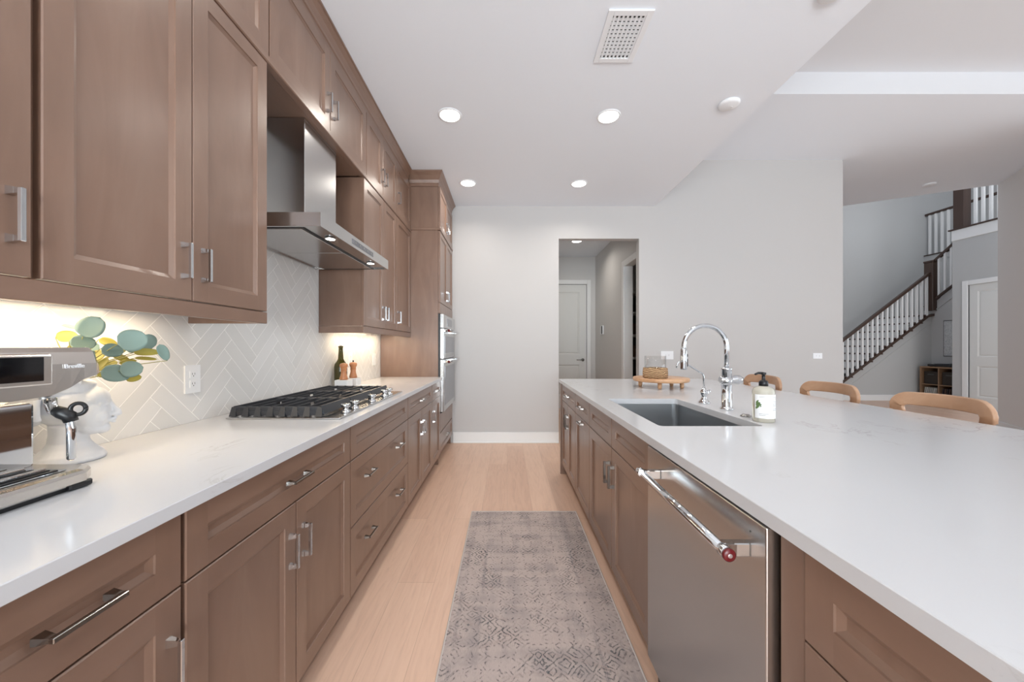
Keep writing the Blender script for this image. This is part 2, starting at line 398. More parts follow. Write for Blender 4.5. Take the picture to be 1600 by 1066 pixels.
def panel_door(name, corner, U, N, w_, h_, panels, hinge_right=True):
    """two- or four-panel door; corner = bottom left, U = width direction, N = outward"""
    U = Vector(U); N = Vector(N); c = Vector(corner)
    P = lambda u, z, n: c+U*u+Vector((0, 0, z))+N*n
    b = bmn()
    us = sorted(set([0, w_]+[p for q in panels for p in q[:2]])); zs = sorted(set([0, h_]+[p for q in panels for p in q[2:]]))
    for i in range(len(us)-1):
        for j in range(len(zs)-1):
            u0, u1, z0, z1 = us[i], us[i+1], zs[j], zs[j+1]
            if any(abs(u0-q[0]) < 1e-6 and abs(z0-q[2]) < 1e-6 for q in panels):
                e, f_ = 0.025, 0.045
                R = [[P(u0, z0, 0), P(u1, z0, 0), P(u1, z1, 0), P(u0, z1, 0)],
                     [P(u0+e, z0+e, -0.012), P(u1-e, z0+e, -0.012), P(u1-e, z1-e, -0.012), P(u0+e, z1-e, -0.012)],
                     [P(u0+f_, z0+f_, -0.004), P(u1-f_, z0+f_, -0.004), P(u1-f_, z1-f_, -0.004), P(u0+f_, z1-f_, -0.004)]]
                for A, B in zip(R, R[1:]):
                    for k in range(4): vquad(b, (A[k], A[(k+1) % 4], B[(k+1) % 4], B[k]))
                vquad(b, R[-1])
            else: vquad(b, (P(u0, z0, 0), P(u1, z0, 0), P(u1, z1, 0), P(u0, z1, 0)))
    for a, e in (((0, 0), (w_, 0)), ((w_, 0), (w_, h_)), ((w_, h_), (0, h_)), ((0, h_), (0, 0))):
        vquad(b, (P(a[0], a[1], 0), P(e[0], e[1], 0), P(e[0], e[1], -0.04), P(a[0], a[1], -0.04)))
    vquad(b, (P(0, 0, -0.04), P(w_, 0, -0.04), P(w_, h_, -0.04), P(0, h_, -0.04)))
    bmesh.ops.remove_doubles(b, verts=b.verts, dist=1e-5)
    return struct(name, b, 'doorpaint'), P
dr, P = panel_door('door_1', (0.665, HY+0.02, 0.01), (1, 0, 0), (0, -1, 0), 0.90, 2.44, [(0.13, 0.77, 1.06, 2.30), (0.13, 0.77, 0.24, 0.86)])
b = bmn(); lathe(b, [(0.030, 0), (0.030, -0.008), (0.012, -0.010), (0.012, -0.05), (0, -0.05)], P(0.83, 0.955, 0.0), 20, 'y')
tube(b, [P(0.83, 0.955, 0.05), P(0.76, 0.955, 0.055), P(0.70, 0.955, 0.05)], 0.009, 10)
link('door_handle', b, 'nickel', dr)
b = bmn(); box(b, 1.573, 1.648, HY-0.014, HY, 0, 2.545, 0.004); box(b, 0.43, 1.573, HY-0.014, HY, 2.46, 2.545, 0.004)
struct('trim_3', b, 'trim')

# stair hall shell
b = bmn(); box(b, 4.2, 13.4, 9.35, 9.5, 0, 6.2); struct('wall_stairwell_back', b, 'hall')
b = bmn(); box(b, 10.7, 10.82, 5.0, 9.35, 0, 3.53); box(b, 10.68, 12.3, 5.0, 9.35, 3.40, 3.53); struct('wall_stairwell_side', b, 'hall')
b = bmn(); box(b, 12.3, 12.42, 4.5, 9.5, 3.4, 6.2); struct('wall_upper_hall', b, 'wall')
b = bmn(); box(b, 4.2, 12.5, 4.5, 9.5, 6.1, 6.2); struct('ceiling_stairwell', b, 'ceil')
# closet wall beyond the entry (X = 9.1), door in it
b = bmn()
box(b, 9.1, 9.22, 7.28, 7.46, 0, 3.585); box(b, 9.1, 9.22, 6.45, 7.28, 2.45, 3.585); box(b, 9.1, 9.22, 4.3, 6.45, 0, 3.585)
box(b, 9.22, 9.65, 7.36, 7.46, 0, 3.585); box(b, 9.22, 9.65, 4.3, 7.46, 3.45, 3.585)
struct('wall_closet', b, 'hall')
b = bmn(); box(b, 9.08, 9.1, 4.3, 7.46, 3.585-0.21, 3.585, 0.004); struct('trim_4', b, 'trim')
b = bmn(); box(b, 9.05, 9.67, 4.3, 7.50, 3.585, 3.612, 0.006); struct('trim_5', b, 'rail')
b = bmn()
box(b, 9.084, 9.1, 7.20, 7.29, 0, 2.53, 0.004); box(b, 9.084, 9.1, 6.40, 7.20, 2.44, 2.53, 0.004); struct('trim_6', b, 'trim')
dr, P = panel_door('door_2', (9.12, 7.195, 0.01), (0, -1, 0), (-1, 0, 0), 0.76, 2.43, [(0.12, 0.64, 1.02, 2.30), (0.12, 0.64, 0.24, 0.84)])
b = bmn(); box(b, 9.7, 9.71, 6.3, 7.36, 0, 2.6); struct('wall_closet_back', b, 'hall')
# angled wall at the right of the frame
dv = Vector((6.87-7.21, 4.85-5.362, 0)).normalized(); p0 = Vector((7.21, 5.362, 0)); p1 = p0+dv*2.3; nrm = Vector((-dv.y, dv.x, 0))
if nrm.x < 0: nrm = -nrm
b = bmn(); prism(b, [p0, p1, p1+nrm*0.13, p0+nrm*0.13], (0, 0, ZG+0.02)); M['angled'] = mat('wall_paint_lifted', srgb(234, 229, 225), 0.65); struct('wall_angled', b, 'angled')  # wall paint lightened in colour to stand in for light missing here
b = bmn(); prism(b, [p0-nrm*0.015, p1-nrm*0.015, p1, p0], (0, 0, 0.135)); struct('baseboard_angled', b, 'trim')

# ---------------------------------------------------------------- staircase
def yb(x): return 0.4655+(x-7.637)*0.7725          # sloped cap of flight one on the plane Y = 8.3
b = bmn(); prism(b, [(6.9, 8.30, 0), (9.65, 8.30, 0), (9.65, 8.30, 1.93), (9.50, 8.30, 1.89), (7.06, 8.30, yb(7.06)-0.03), (6.9, 8.30, 0)][:5], (0, 0.1, 0))
struct('wall_under_stairs', b, 'hall')
def zc2(y): return 2.162+(8.366-y)*0.776
b = bmn(); prism(b, [(9.65, 8.40, 0), (9.65, 8.40, 2.10), (9.65, 7.30, zc2(7.30)-0.02), (9.65, 7.30, 0)], (0.1, 0, 0))
struct('wall_under_landing', b, 'hall')
b = bmn(); box(b, 6.9, 9.64, 8.285, 8.30, 0, 0.13, 0.003); struct('baseboard_stairs', b, 'trim')
st = thing('staircase', 'white staircase with dark brown handrail, newel post and stair nosings rising beyond the dining end', 'staircase', (7.0, 8.8, 0))
n_st = 11
for k in range(n_st):
    xn, zt = 9.42-0.226*k, 1.95-0.175*k
    if zt < 0.1: break
    xe = 10.68 if k == 0 else xn+0.226
    b = bmn(); box(b, xn, xe, 8.41, 9.33, zt-0.175, zt-0.03, 0, 1, 0); box(b, xn-0.025, xe, 8.26, 9.33, zt-0.03, zt, 0.004, 1, 1)
    o = link('landing' if k == 0 else 'step', b, ['trim', 'rail'], st)
for j in range(1, 10):
    yn, zt = 8.30-0.226*(j-1), 1.95+0.175*j
    b = bmn(); box(b, 9.76, 10.68, yn-0.226, yn, zt-0.175, zt-0.03); box(b, 9.76, 10.68, yn-0.226, yn+0.025, zt-0.03, zt, 0.004, 1, 1)
    link('step', b, ['trim', 'rail'], st)
sq = lambda a, c: [(-a, -c), (a, -c), (a, c), (-a, c)]
b = bmn(); tube(b, [(7.06, 8.27, yb(7.06)), (9.50, 8.27, yb(9.50)), (9.66, 8.27, 1.95)], 1, prof=sq(0.035, 0.025), smooth=False)
link('stair_cap', b, 'rail', st)
b = bmn(); tube(b, [(7.06, 8.27, yb(7.06)+0.93), (9.62, 8.27, yb(9.62)+0.93)], 1, prof=sq(0.03, 0.026), smooth=False); link('handrail', b, 'rail', st)
b = bmn(); tube(b, [(9.62, 8.40, zc2(8.40)), (9.62, 7.50, zc2(7.50))], 1, prof=sq(0.03, 0.016), smooth=False); link('stair_cap', b, 'rail', st)
b = bmn(); tube(b, [(9.62, 8.28, zc2(8.28)+0.86), (9.62, 7.50, zc2(7.50)+0.90)], 1, prof=sq(0.028, 0.026), smooth=False); link('handrail', b, 'rail', st)
b = bmn(); box(b, 9.555, 9.735, 8.19, 8.37, 2.04, 3.13, 0.006); box(b, 9.545, 9.745, 8.18, 8.38, 3.13, 3.175, 0.01); link('newel_post', b, 'rail', st)
x = 7.15
while x < 9.52:
    b = bmn(); box(b, x-0.019, x+0.019, 8.25, 8.288, yb(x)+0.005, yb(x)+0.91); link('baluster', b, 'trim', st); x += 0.112
y = 8.12
while y > 7.5:
    b = bmn(); box(b, 9.60, 9.638, y-0.019, y+0.019, zc2(y)+0.01, zc2(y)+0.86); link('baluster', b, 'trim', st); y -= 0.112
b = bmn(); prism(b, [(9.644, 8.40, zc2(8.4)-0.24), (9.644, 7.50, zc2(7.5)-0.24), (9.644, 7.50, zc2(7.5)-0.22), (9.644, 8.40, zc2(8.4)-0.22)], (-0.01, 0, 0))
prism(b, [(7.06, 8.299, yb(7.06)-0.26), (9.64, 8.299, yb(9.64)-0.26), (9.64, 8.299, yb(9.64)-0.24), (7.06, 8.299, yb(7.06)-0.24)], (0, -0.008, 0))
link('skirt_trim', b, 'hall', st)
# railings upstairs
ra = thing('railing', 'white balusters between dark brown post and floor edge above closet door', 'railing', (9.16, 6.5, 3.61))
b = bmn(); box(b, 9.10, 9.25, 7.27, 7.45, 3.612, 4.75, 0.006); link('newel_post', b, 'rail', ra)
b = bmn(); box(b, 9.14, 9.20, 5.0, 7.27, 4.55, 4.61, 0.008); link('handrail', b, 'rail', ra)
y = 7.14
while y > 5.6:
    b = bmn(); box(b, 9.15, 9.188, y-0.019, y+0.019, 3.612, 4.55); link('baluster', b, 'trim', ra); y -= 0.115
rb = thing('railing', 'upstairs hall railing of white balusters with dark handrail on the far side of stairwell', 'railing', (10.72, 8.0, 3.53))
b = bmn(); box(b, 10.66, 10.76, 5.5, 9.34, 3.53, 3.555, 0.004); link('bottom_rail', b, 'rail', rb)
b = bmn(); box(b, 10.69, 10.75, 5.5, 9.34, 4.555, 4.61, 0.008); link('handrail', b, 'rail', rb)
y = 9.25
while y > 5.7:
    b = bmn(); box(b, 10.70, 10.738, y-0.019, y+0.019, 3.555, 4.56); link('baluster', b, 'trim', rb); y -= 0.13

# bookcase, record player, baskets and records under the landing
bc = thing('bookcase', 'low birch cube bookcase against wall under the staircase', 'bookcase', (9.45, 7.85, 0))
bx0, bx1, by0, by1 = 9.26, 9.63, 7.475, 8.19
b = bmn(); zs_ = [0.02, 0.395, 0.77]
box(b, bx0, bx1, by0, by0+0.03, 0, 0.79); box(b, bx0, bx1, by1-0.03, by1, 0, 0.79)
box(b, bx0-0.002, bx1, by0, by1, 0.76, 0.79); box(b, bx0, bx1, by0, by1, 0, 0.03)
link('case', b, 'shelfwood', bc)
b = bmn(); box(b, bx0+0.002, bx1-0.01, 7.825, 7.845, 0.03, 0.76); link('divider', b, 'shelfwood', bc)
b = bmn(); box(b, bx0+0.003, bx1-0.01, by0+0.03, by1-0.03, 0.39, 0.405); link('shelf', b, 'shelfwood', bc)
b = bmn(); box(b, bx1-0.01, bx1, by0, by1, 0.03, 0.76); link('back_panel', b, 'slot', bc)
for yc_, lb in ((8.0, 'dark woven basket in upper far cube of the bookcase'), (7.665, 'dark woven basket in upper near cube of the bookcase, beside the wall corner')):
    k = thing('basket', lb, 'basket', (9.44, yc_, 0.405))
    b = bmn(); box(b, 9.30, 9.60, yc_-0.14, yc_+0.14, 0.405, 0.68, 0.012, 2); link('body', b, 'basket', k)
    b = bmn(); box(b, 9.285, 9.30, yc_-0.06, yc_+0.06, 0.60, 0.63, 0.004); link('handle', b, 'slot', k)
cols = [(190, 188, 180), (70, 66, 70), (150, 140, 130), (205, 203, 198), (110, 90, 80), (90, 96, 110)]
for i, cc in enumerate(cols): M['rec%d' % i] = mat('record_sleeve', srgb(*cc), 0.6)
for cube, (ya, yb_, lab) in enumerate(((8.14, 7.95, 'record sleeve leaning in lower far cube of bookcase'), (7.81, 7.58, 'record sleeve leaning in lower near cube of bookcase'))):
    for i in range(7):
        yc_ = ya-(ya-yb_)*i/6.0-0.01
        b = bmn(); box(b, -0.15, 0.15, -0.004, 0.004, 0, 0.30)
        o = link('record_sleeve', b, 'rec%d' % ((i*3+cube) % 6)); o.location = (9.43, yc_, 0.03); o.rotation_euler = (0.10+0.012*i, 0, 0)
        tag(o, lab, 'record', 'records in the far lower cube' if cube == 0 else 'records in the near lower cube')
tt = thing('record_player', 'black record player lying on top of the birch bookcase', 'record player', (9.43, 7.82, 0.79))
b = bmn(); box(b, 9.28, 9.60, 7.62, 8.06, 0.796, 0.84, 0.006); link('base', b, 'black', tt)
b = bmn(); lathe(b, [(0.14, 0.84), (0.14, 0.852), (0, 0.852)], (9.43, 7.88, 0), 28); link('platter', b, 'iron', tt)
b = bmn(); tube(b, [(9.53, 7.70, 0.862), (9.38, 7.72, 0.862), (9.36, 7.76, 0.856)], 0.005, 8); lathe(b, [(0.018, 0.84), (0.018, 0.87), (0, 0.87)], (9.53, 7.70, 0), 14); link('tone_arm', b, 'chrome', tt)
for yq in (7.66, 8.02):
    b = bmn(); box(b, 9.30, 9.33, yq-0.015, yq+0.015, 0.79, 0.796); link('foot', b, 'black', tt)
pic = thing('picture', 'pale line print in thin grey frame above the bookcase', 'picture', (9.645, 7.9, 1.45))
b = bmn(); box(b, 9.633, 9.648, 7.60, 8.06, 1.01, 1.80, 0.003); link('frame', b, 'slot', pic)
b = bmn(); box(b, 9.629, 9.634, 7.615, 8.045, 1.025, 1.785); link('print', b, 'print', pic)

# ---------------------------------------------------------------- cabinet fronts
def shaker(bm, s, xf, y0, y1, z0, z1, th=0.02, fw=0.058, rec=0.010, bv=0.013):
    """panelled front on the plane X = xf; s = +1 faces +X. slots: 0 upright grain, 1 level grain"""
    if y0 > y1: y0, y1 = y1, y0
    X = lambda w_: xf-s*w_
    e = 0.0025
    ys = [y0+e, y0+fw, y1-fw, y1-e]; zs = [z0+e, z0+fw, z1-fw, z1-e]
    V = {}
    def v(y, z, w_):
        k = (round(y, 5), round(z, 5), round(w_, 5))
        if k not in V: V[k] = bm.verts.new((X(w_), y, z))
        return V[k]
    def q(pts, mi): f = bm.faces.new([v(*p) for p in pts]); f.material_index = mi
    for i in range(3):
        for j in range(3):
            if i == 1 and j == 1: continue
            q([(ys[i], zs[j], 0), (ys[i+1], zs[j], 0), (ys[i+1], zs[j+1], 0), (ys[i], zs[j+1], 0)], 1 if i == 1 else 0)
    R = [(ys[1], ys[2], zs[1], zs[2], 0)]
    R.append((ys[1]+0.001, ys[2]-0.001, zs[1]+0.001, zs[2]-0.001, 0.004))
    R.append((ys[1]+bv, ys[2]-bv, zs[1]+bv, zs[2]-bv, rec))
    for A, B in zip(R, R[1:]):
        a = [(A[0], A[2], A[4]), (A[1], A[2], A[4]), (A[1], A[3], A[4]), (A[0], A[3], A[4])]
        c = [(B[0], B[2], B[4]), (B[1], B[2], B[4]), (B[1], B[3], B[4]), (B[0], B[3], B[4])]
        for k in range(4): q([a[k], a[(k+1) % 4], c[(k+1) % 4], c[k]], 1 if k in (0, 2) else 0)
    A = R[-1]; q([(A[0], A[2], A[4]), (A[1], A[2], A[4]), (A[1], A[3], A[4]), (A[0], A[3], A[4])], 0)
    rim = []                       # front rim incl. grid points
    for i in range(4): rim.append((ys[i], zs[0]))
    for j in range(1, 4): rim.append((ys[3], zs[j]))
    for i in (2, 1, 0): rim.append((ys[i], zs[3]))
    for j in (2, 1): rim.append((ys[0], zs[j]))
    cl = lambda val, a, c, A_, C_: A_ if abs(val-a) < 1e-9 else (C_ if abs(val-c) < 1e-9 else val)
    outer = [(cl(p[0], ys[0], ys[3], y0, y1), cl(p[1], zs[0], zs[3], z0, z1)) for p in rim]
    n = len(rim)
    for k in range(n):
        a, c = rim[k], rim[(k+1) % n]; d, f = outer[k], outer[(k+1) % n]
        q([(a[0], a[1], 0), (c[0], c[1], 0), (f[0], f[1], e), (d[0], d[1], e)], 0)
        q([(d[0], d[1], e), (f[0], f[1], e), (f[0], f[1], th), (d[0], d[1], th)], 0)
    q([(p[0], p[1], th) for p in outer], 0)
def pull(bm, s, xf, yc, zc, vert, L=0.108):
    """square bar pull with flared feet standing on the plane X = xf"""
    hw = 0.0045; out = 0.031
    if vert: box(bm, xf+s*(out-0.009), xf+s*out, yc-hw, yc+hw, zc-L/2, zc+L/2, 0.0012)
    else: box(bm, xf+s*(out-0.009), xf+s*out, yc-L/2, yc+L/2, zc-hw, zc+hw, 0.0012)
    for d in (-1, 1):
        c = d*(L/2-0.006)
        a0, a1 = 0.009, 0.005
        pts = []
        for (dd, xx) in ((a0, xf), (a1, xf+s*(out-0.008))):
            for (p, q_) in ((-1, -1), (1, -1), (1, 1), (-1, 1)):
                y_, z_ = (yc+p*dd*0.7, zc+c+q_*dd) if vert else (yc+c+p*dd, zc+q_*dd*0.7)
                pts.append(bm.verts.new((xx, y_, z_)))
        bm.faces.new(pts[0:4]); bm.faces.new(pts[4:8][::-1])
        for k in range(4): bm.faces.new((pts[k], pts[(k+1) % 4], pts[4+(k+1) % 4], pts[4+k]))
def front(kind, s, xf, y0, y1, z0, z1, parent, pulls=(), fw=0.058):
    b = bmn(); shaker(b, s, xf, y0, y1, z0, z1, fw=fw)
    o = link(kind, b, ['wood', 'wood_h'], parent)
    for (yc, zc, vert) in pulls:
        b = bmn(); pull(b, s, xf, yc, zc, vert); link('handle', b, 'nickel' if kind == 'drawer' or s < 0 else 'chrome', o)
    return o
def carcass(s, xf, xb, y0, y1, z0, z1, parent, toe=True):
    b = bmn(); a, c = sorted((xf-s*0.0205, xb))
    box(b, a, c, y0, y1, z0 if not toe else 0.105, z1)
    if toe: a2, c2 = sorted((xf-s*0.095, xb)); box(b, a2, c2, y0, y1, 0, 0.105)
    return link('body', b, 'wood', parent)
g_ = 0.002
XB = -0.695; XW = -1.315                # base door face and wall line
ZD0, ZD1, ZS = 0.108, 0.877, 0.719      # door bottom, front top, drawer/door split
# base run on the left
c = thing('base_cabinet', 'brown base cabinet nearest the camera under left worktop, narrow drawer over single door', 'cabinet', (-1.0, 0.585, 0))
carcass(1, XB, XW, 0.388, 0.781, 0, 0.884, c)
front('drawer', 1, XB, 0.39, 0.779, ZS+g_, ZD1, c, [(0.588, 0.797, False)])
front('door', 1, XB, 0.39, 0.779, ZD0, ZS-g_, c, [(0.748, 0.575, True)])
c = thing('base_cabinet', 'brown base cabinet with one wide drawer over two doors, left of the cooktop drawers', 'cabinet', (-1.0, 1.2, 0))
carcass(1, XB, XW, 0.784, 1.618, 0, 0.884, c)
front('drawer', 1, XB, 0.789, 1.615, ZS+g_, ZD1, c, [(1.205, 0.797, False)])
front('door', 1, XB, 0.789, 1.201, ZD0, ZS-g_, c, [(1.166, 0.575, True)]); front('door', 1, XB, 1.205, 1.615, ZD0, ZS-g_, c, [(1.240, 0.575, True)])
c = thing('base_cabinet', 'brown base cabinet of three stacked wide drawers under the gas cooktop', 'cabinet', (-1.0, 2.08, 0))
carcass(1, XB, XW, 1.619, 2.556, 0, 0.884, c)
front('drawer', 1, XB, 1.621, 2.552, ZS+g_, ZD1, c)
front('drawer', 1, XB, 1.621, 2.552, 0.417+g_, ZS-g_, c, [(1.83, 0.60, False), (2.33, 0.60, False)])
front('drawer', 1, XB, 1.621, 2.552, ZD0, 0.417-g_, c, [(1.83, 0.30, False), (2.33, 0.30, False)])
c = thing('base_cabinet', 'brown base cabinet with drawer over two doors, just past the cooktop drawers', 'cabinet', (-1.0, 2.96, 0))
carcass(1, XB, XW, 2.557, 3.373, 0, 0.884, c)
front('drawer', 1, XB, 2.558, 3.370, ZS+g_, ZD1, c, [(2.965, 0.797, False)])
front('door', 1, XB, 2.558, 2.963, ZD0, ZS-g_, c, [(2.930, 0.575, True)]); front('door', 1, XB, 2.967, 3.370, ZD0, ZS-g_, c, [(3.000, 0.575, True)])
c = thing('base_cabinet', 'narrow brown base cabinet, small drawer over door, next to the oven tower', 'cabinet', (-1.0, 3.57, 0))
carcass(1, XB, XW, 3.374, 3.784, 0, 0.884, c)
front('drawer', 1, XB, 3.375, 3.782, ZS+g_, ZD1, c, [(3.58, 0.797, False)])
front('door', 1, XB, 3.375, 3.782, ZD0, ZS-g_, c, [(3.408, 0.575, True)])
b = bmn(); box(b, -1.316, -0.670, 0.20, 3.788, 0.884, 0.914, 0.0015)
tag(link('countertop', b, 'quartz', None, (-1.0, 2.0, 0.884)), 'white quartz worktop along the left wall carrying cooktop and espresso machine', 'countertop')

# upper cabinets
XU = -1.0; XUB = -1.315
ZU0, ZU1, ZU2, ZU3 = 1.375, 2.412, 2.447, 2.898
def upper(label, y0, y1, spl, z0, z1, hz, hside):
    c = thing('wall_cabinet', label, 'cabinet', (-1.2, (y0+y1)/2, z0))
    carcass(1, XU, XUB, y0, y1, z0-0.001, z1, c, toe=False)
    if spl is None: front('door', 1, XU, y0+g_, y1-g_, z0, z1, c, [((y0+0.038) if hside < 0 else (y1-0.038), hz, True)])
    else:
        front('door', 1, XU, y0+g_, spl-0.0015, z0, z1, c, [(spl-0.036, hz, True)])
        front('door', 1, XU, spl+0.0015, y1-g_, z0, z1, c, [(spl+0.038, hz, True)])
    return c
hz1, hz2 = 1.495, 2.587
upper('single-door brown wall cabinet nearest the camera at upper left', 0.37, 0.770, None, ZU0, ZU1, hz1, 1)
upper('tall two-door brown wall cabinet above the espresso machine, beside range hood', 0.782, 1.522, 1.160, ZU0, ZU1, hz1, 0)
upper('tall two-door brown wall cabinet just past the range hood', 2.547, 3.300, 2.961, ZU0, ZU1, hz1, 0)
upper('tall single-door brown wall cabinet next to the oven tower', 3.303, 3.785, None, ZU0, ZU1, hz1, -1)
upper('short top-row brown cabinet nearest camera, above the single door', 0.37, 0.770, None, ZU2, ZU3, hz2, 1)
upper('short top-row brown cabinet with two doors above the espresso machine cabinet', 0.782, 1.533, 1.160, ZU2, ZU3, hz2, 0)
upper('short two-door brown cabinet directly above the range hood', 1.536, 2.590, 2.062, ZU2, ZU3, hz2, 0)
upper('short top-row brown cabinet with two doors just past the hood cabinet', 2.593, 3.300, 2.935, ZU2, ZU3, hz2, 0)
upper('short single-door top-row brown cabinet next to the oven tower', 3.303, 3.785, None, ZU2, ZU3, hz2, -1)
b = bmn(); box(b, -1.03, -0.993, 0.37, 3.785, 2.414, 2.445, 0.004); box(b, -1.315, -1.03, 1.524, 2.545, 2.418, 2.440)
tag(link('middle_moulding', b, 'wood_h', None, (-1.01, 2.0, 2.414)), 'thin brown moulding between the tall and the short wall cabinets', 'moulding')
def crown_profile(x, out):      # (X, Z) from bottom to top
    return [(x, 2.90), (x+0.012, 2.90), (x+0.012, 2.935), (x+0.018, 2.94), (x+0.020, 2.955), (x+out*0.55, 2.985), (x+out*0.85, 3.003), (x+out*0.86, 3.008), (x+out, 3.010), (x+out, 3.020), (x, 3.020)]
pr = crown_profile(-1.02, 0.057)
b = bmn(); prism(b, [(p[0], 0.30, p[1]) for p in pr], (0, 3.41, 0))
tag(link('crown_moulding', b, 'wood_h', None, (-1.0, 2.0, 2.9)), 'brown crown moulding along the top of the wall cabinets', 'moulding')
for y0, y1, lb in ((0.37, 1.524, 'brown light rail under the near wall cabinets above the espresso machine'), (2.545, 3.785, 'brown light rail under the far wall cabinets above the pepper mills')):
    b = bmn(); box(b, -1.022, -1.002, y0, y1, 1.325, 1.372, 0.002); box(b, XUB, -1.022, (y1-0.02) if y0 < 1 else y0, y1 if y0 < 1 else y0+0.02, 1.325, 1.372)
    tag(link('light_rail', b, 'wood_h', None, (-1.0, y0, 1.325)), lb, 'moulding')
# warm strips under the wall cabinets
for (y0, y1, pw, lb) in ((0.45, 1.30, 2.9, 'warm under-cabinet strip light above the espresso machine'), (2.70, 3.68, 3.0, 'warm under-cabinet strip light above the bottle and pepper mills')):
    t = thing('strip_light', lb, 'light', (-1.20, (y0+y1)/2, 1.36))
    b = bmn(); box(b, -1.22, -1.18, y0, y1, 1.356, 1.3715, 0.002); link('housing', b, 'plate', t)
    b = bmn(); box(b, -1.212, -1.188, y0+0.01, y1-0.01, 1.353, 1.3565); link('diffuser', b, 'led', t)
    lo = area('strip_lamp', (0, 0, -0.012), (0, 0, 0), 0.03, y1-y0-0.02, pw, (1, 0.80, 0.55)); lo.parent = t

# oven tower
XT = -0.698
c = thing('oven_cabinet', 'tall brown oven tower cabinet standing at end of the left run', 'cabinet', (-1.0, 4.2, 0))
b = bmn(); yN, yE = 3.790, 4.640
box(b, XW, -0.719, yN, yN+0.02, 0, 2.90); box(b, XW, -0.719, yE-0.02, yE, 0, 2.90)
box(b, XW, -0.719, yN+0.02, yE-0.02, 1.60, 2.90); box(b, XW, -0.719, yN+0.02, yE-0.02, 0.105, 0.53); box(b, XW, -0.79, yN+0.02, yE-0.02, 0, 0.105)
box(b, XW, -1.28, yN+0.02, yE-0.02, 0.53, 1.60)
link('body', b, 'wood', c)
ym = 4.222
front('door', 1, XT, yN+0.012, ym-g_, 2.470, 2.895, c, [(ym-0.036, hz2, True)], 0.05); front('door', 1, XT, ym+g_, yE-0.004, 2.470, 2.895, c, [(ym+0.036, hz2, True)], 0.05)
front('door', 1, XT, yN+0.012, ym-g_, 1.690, 2.435, c, [(ym-0.036, 1.80, True)], 0.05); front('door', 1, XT, ym+g_, yE-0.004, 1.690, 2.435, c, [(ym+0.036, 1.80, True)], 0.05)
b = bmn(); box(b, -0.719, XT, yN+0.003, yE-0.004, 1.575, 1.685, 0.002); link('filler_panel', b, 'wood', c)
b = bmn(); box(b, -0.719, XT, yN+0.012, yE-0.004, 0.33, 0.525, 0.002); link('filler_panel', b, 'wood', c)
front('drawer', 1, XT, yN+0.012, yE-0.004, 0.115, 0.322, c, [(ym, 0.22, False)], 0.05)
b = bmn(); box(b, XW, -0.690, yN-0.012, yE, 2.438, 2.466, 0.004); link('middle_moulding', b, 'wood_h', c)
b = bmn()
def ring(off, z): return [(XW, yN-off, z), (-0.719+off*0.62, yN-off, z), (-0.719+off*0.62, yE, z)]
offs = [(0.0, 2.89), (0.014, 2.89), (0.014, 2.915), (0.02, 2.922), (0.03, 2.95), (0.062, 2.985), (0.085, 3.0), (0.098, 3.008), (0.098, 3.02)]
rs = [[b.verts.new(p) for p in ring(*o_)] for o_ in offs]
for A, B in zip(rs, rs[1:]):
    for k in range(2): b.faces.new((A[k], A[k+1], B[k+1], B[k]))
cn = b.verts.new((XW, yE, 3.02)); b.faces.new(rs[-1]+[cn]); cn0 = b.verts.new((XW, yE, 2.89)); b.faces.new(rs[0]+[cn0])
b.faces.new([r_[2] for r_ in rs]+[cn, cn0]); b.faces.new([r_[0] for r_ in rs]+[cn, cn0])
link('crown_moulding', b, 'wood_h', c)
# double oven
ov = thing('double_oven', 'stainless steel double wall oven built into the brown tower cabinet', 'oven', (-0.95, 4.2, 0.54))
b = bmn(); box(b, -1.25, -0.678, 3.812, 4.61, 0.536, 1.572); link('body', b, 'black', ov)
y0, y1 = 3.800, 4.615; xo = -0.661
b = bmn(); box(b, -0.70, xo-0.004, y0, y1, 1.425, 1.57, 0.004); link('control_panel', b, 'steel_h', ov)
b = bmn(); box(b, xo-0.004, xo-0.002, 4.05, 4.37, 1.455, 1.54); link('display', b, 'ovenglass', ov)
for (za, zb, hz) in ((1.10, 1.418, 1.395), (0.545, 1.092, 1.068)):
    b = bmn(); box(b, -0.70, xo, y0, y1, za, zb, 0.004); d_ = link('door', b, 'steel_h', ov)
    b = bmn(); box(b, xo, xo+0.0015, y0+0.07, y1-0.07, za+0.06, zb-0.075); link('window', b, 'ovenglass', d_)
    b = bmn(); tube(b, [(xo+0.05, y0+0.03, hz), (xo+0.05, y1-0.03, hz)], 0.0125, 16)
    for yq in (y0+0.06, y1-0.06): box(b, xo, xo+0.05, yq-0.012, yq+0.012, hz-0.012, hz+0.012, 0.003)
    h_ = link('handle', b, 'chrome', d_)
    b = bmn(); lathe(b, [(0.014, 0), (0.014, -0.006), (0, -0.006)], (xo+0.05, y0+0.03, hz), 16, 'y'); link('end_cap', b, 'red', h_)
b = bmn()
for k in range(4): box(b, xo, xo+0.002, y0+0.10, y1-0.10, 1.112+k*0.012, 1.116+k*0.012)
link('vent_slats', b, 'sink', ov)

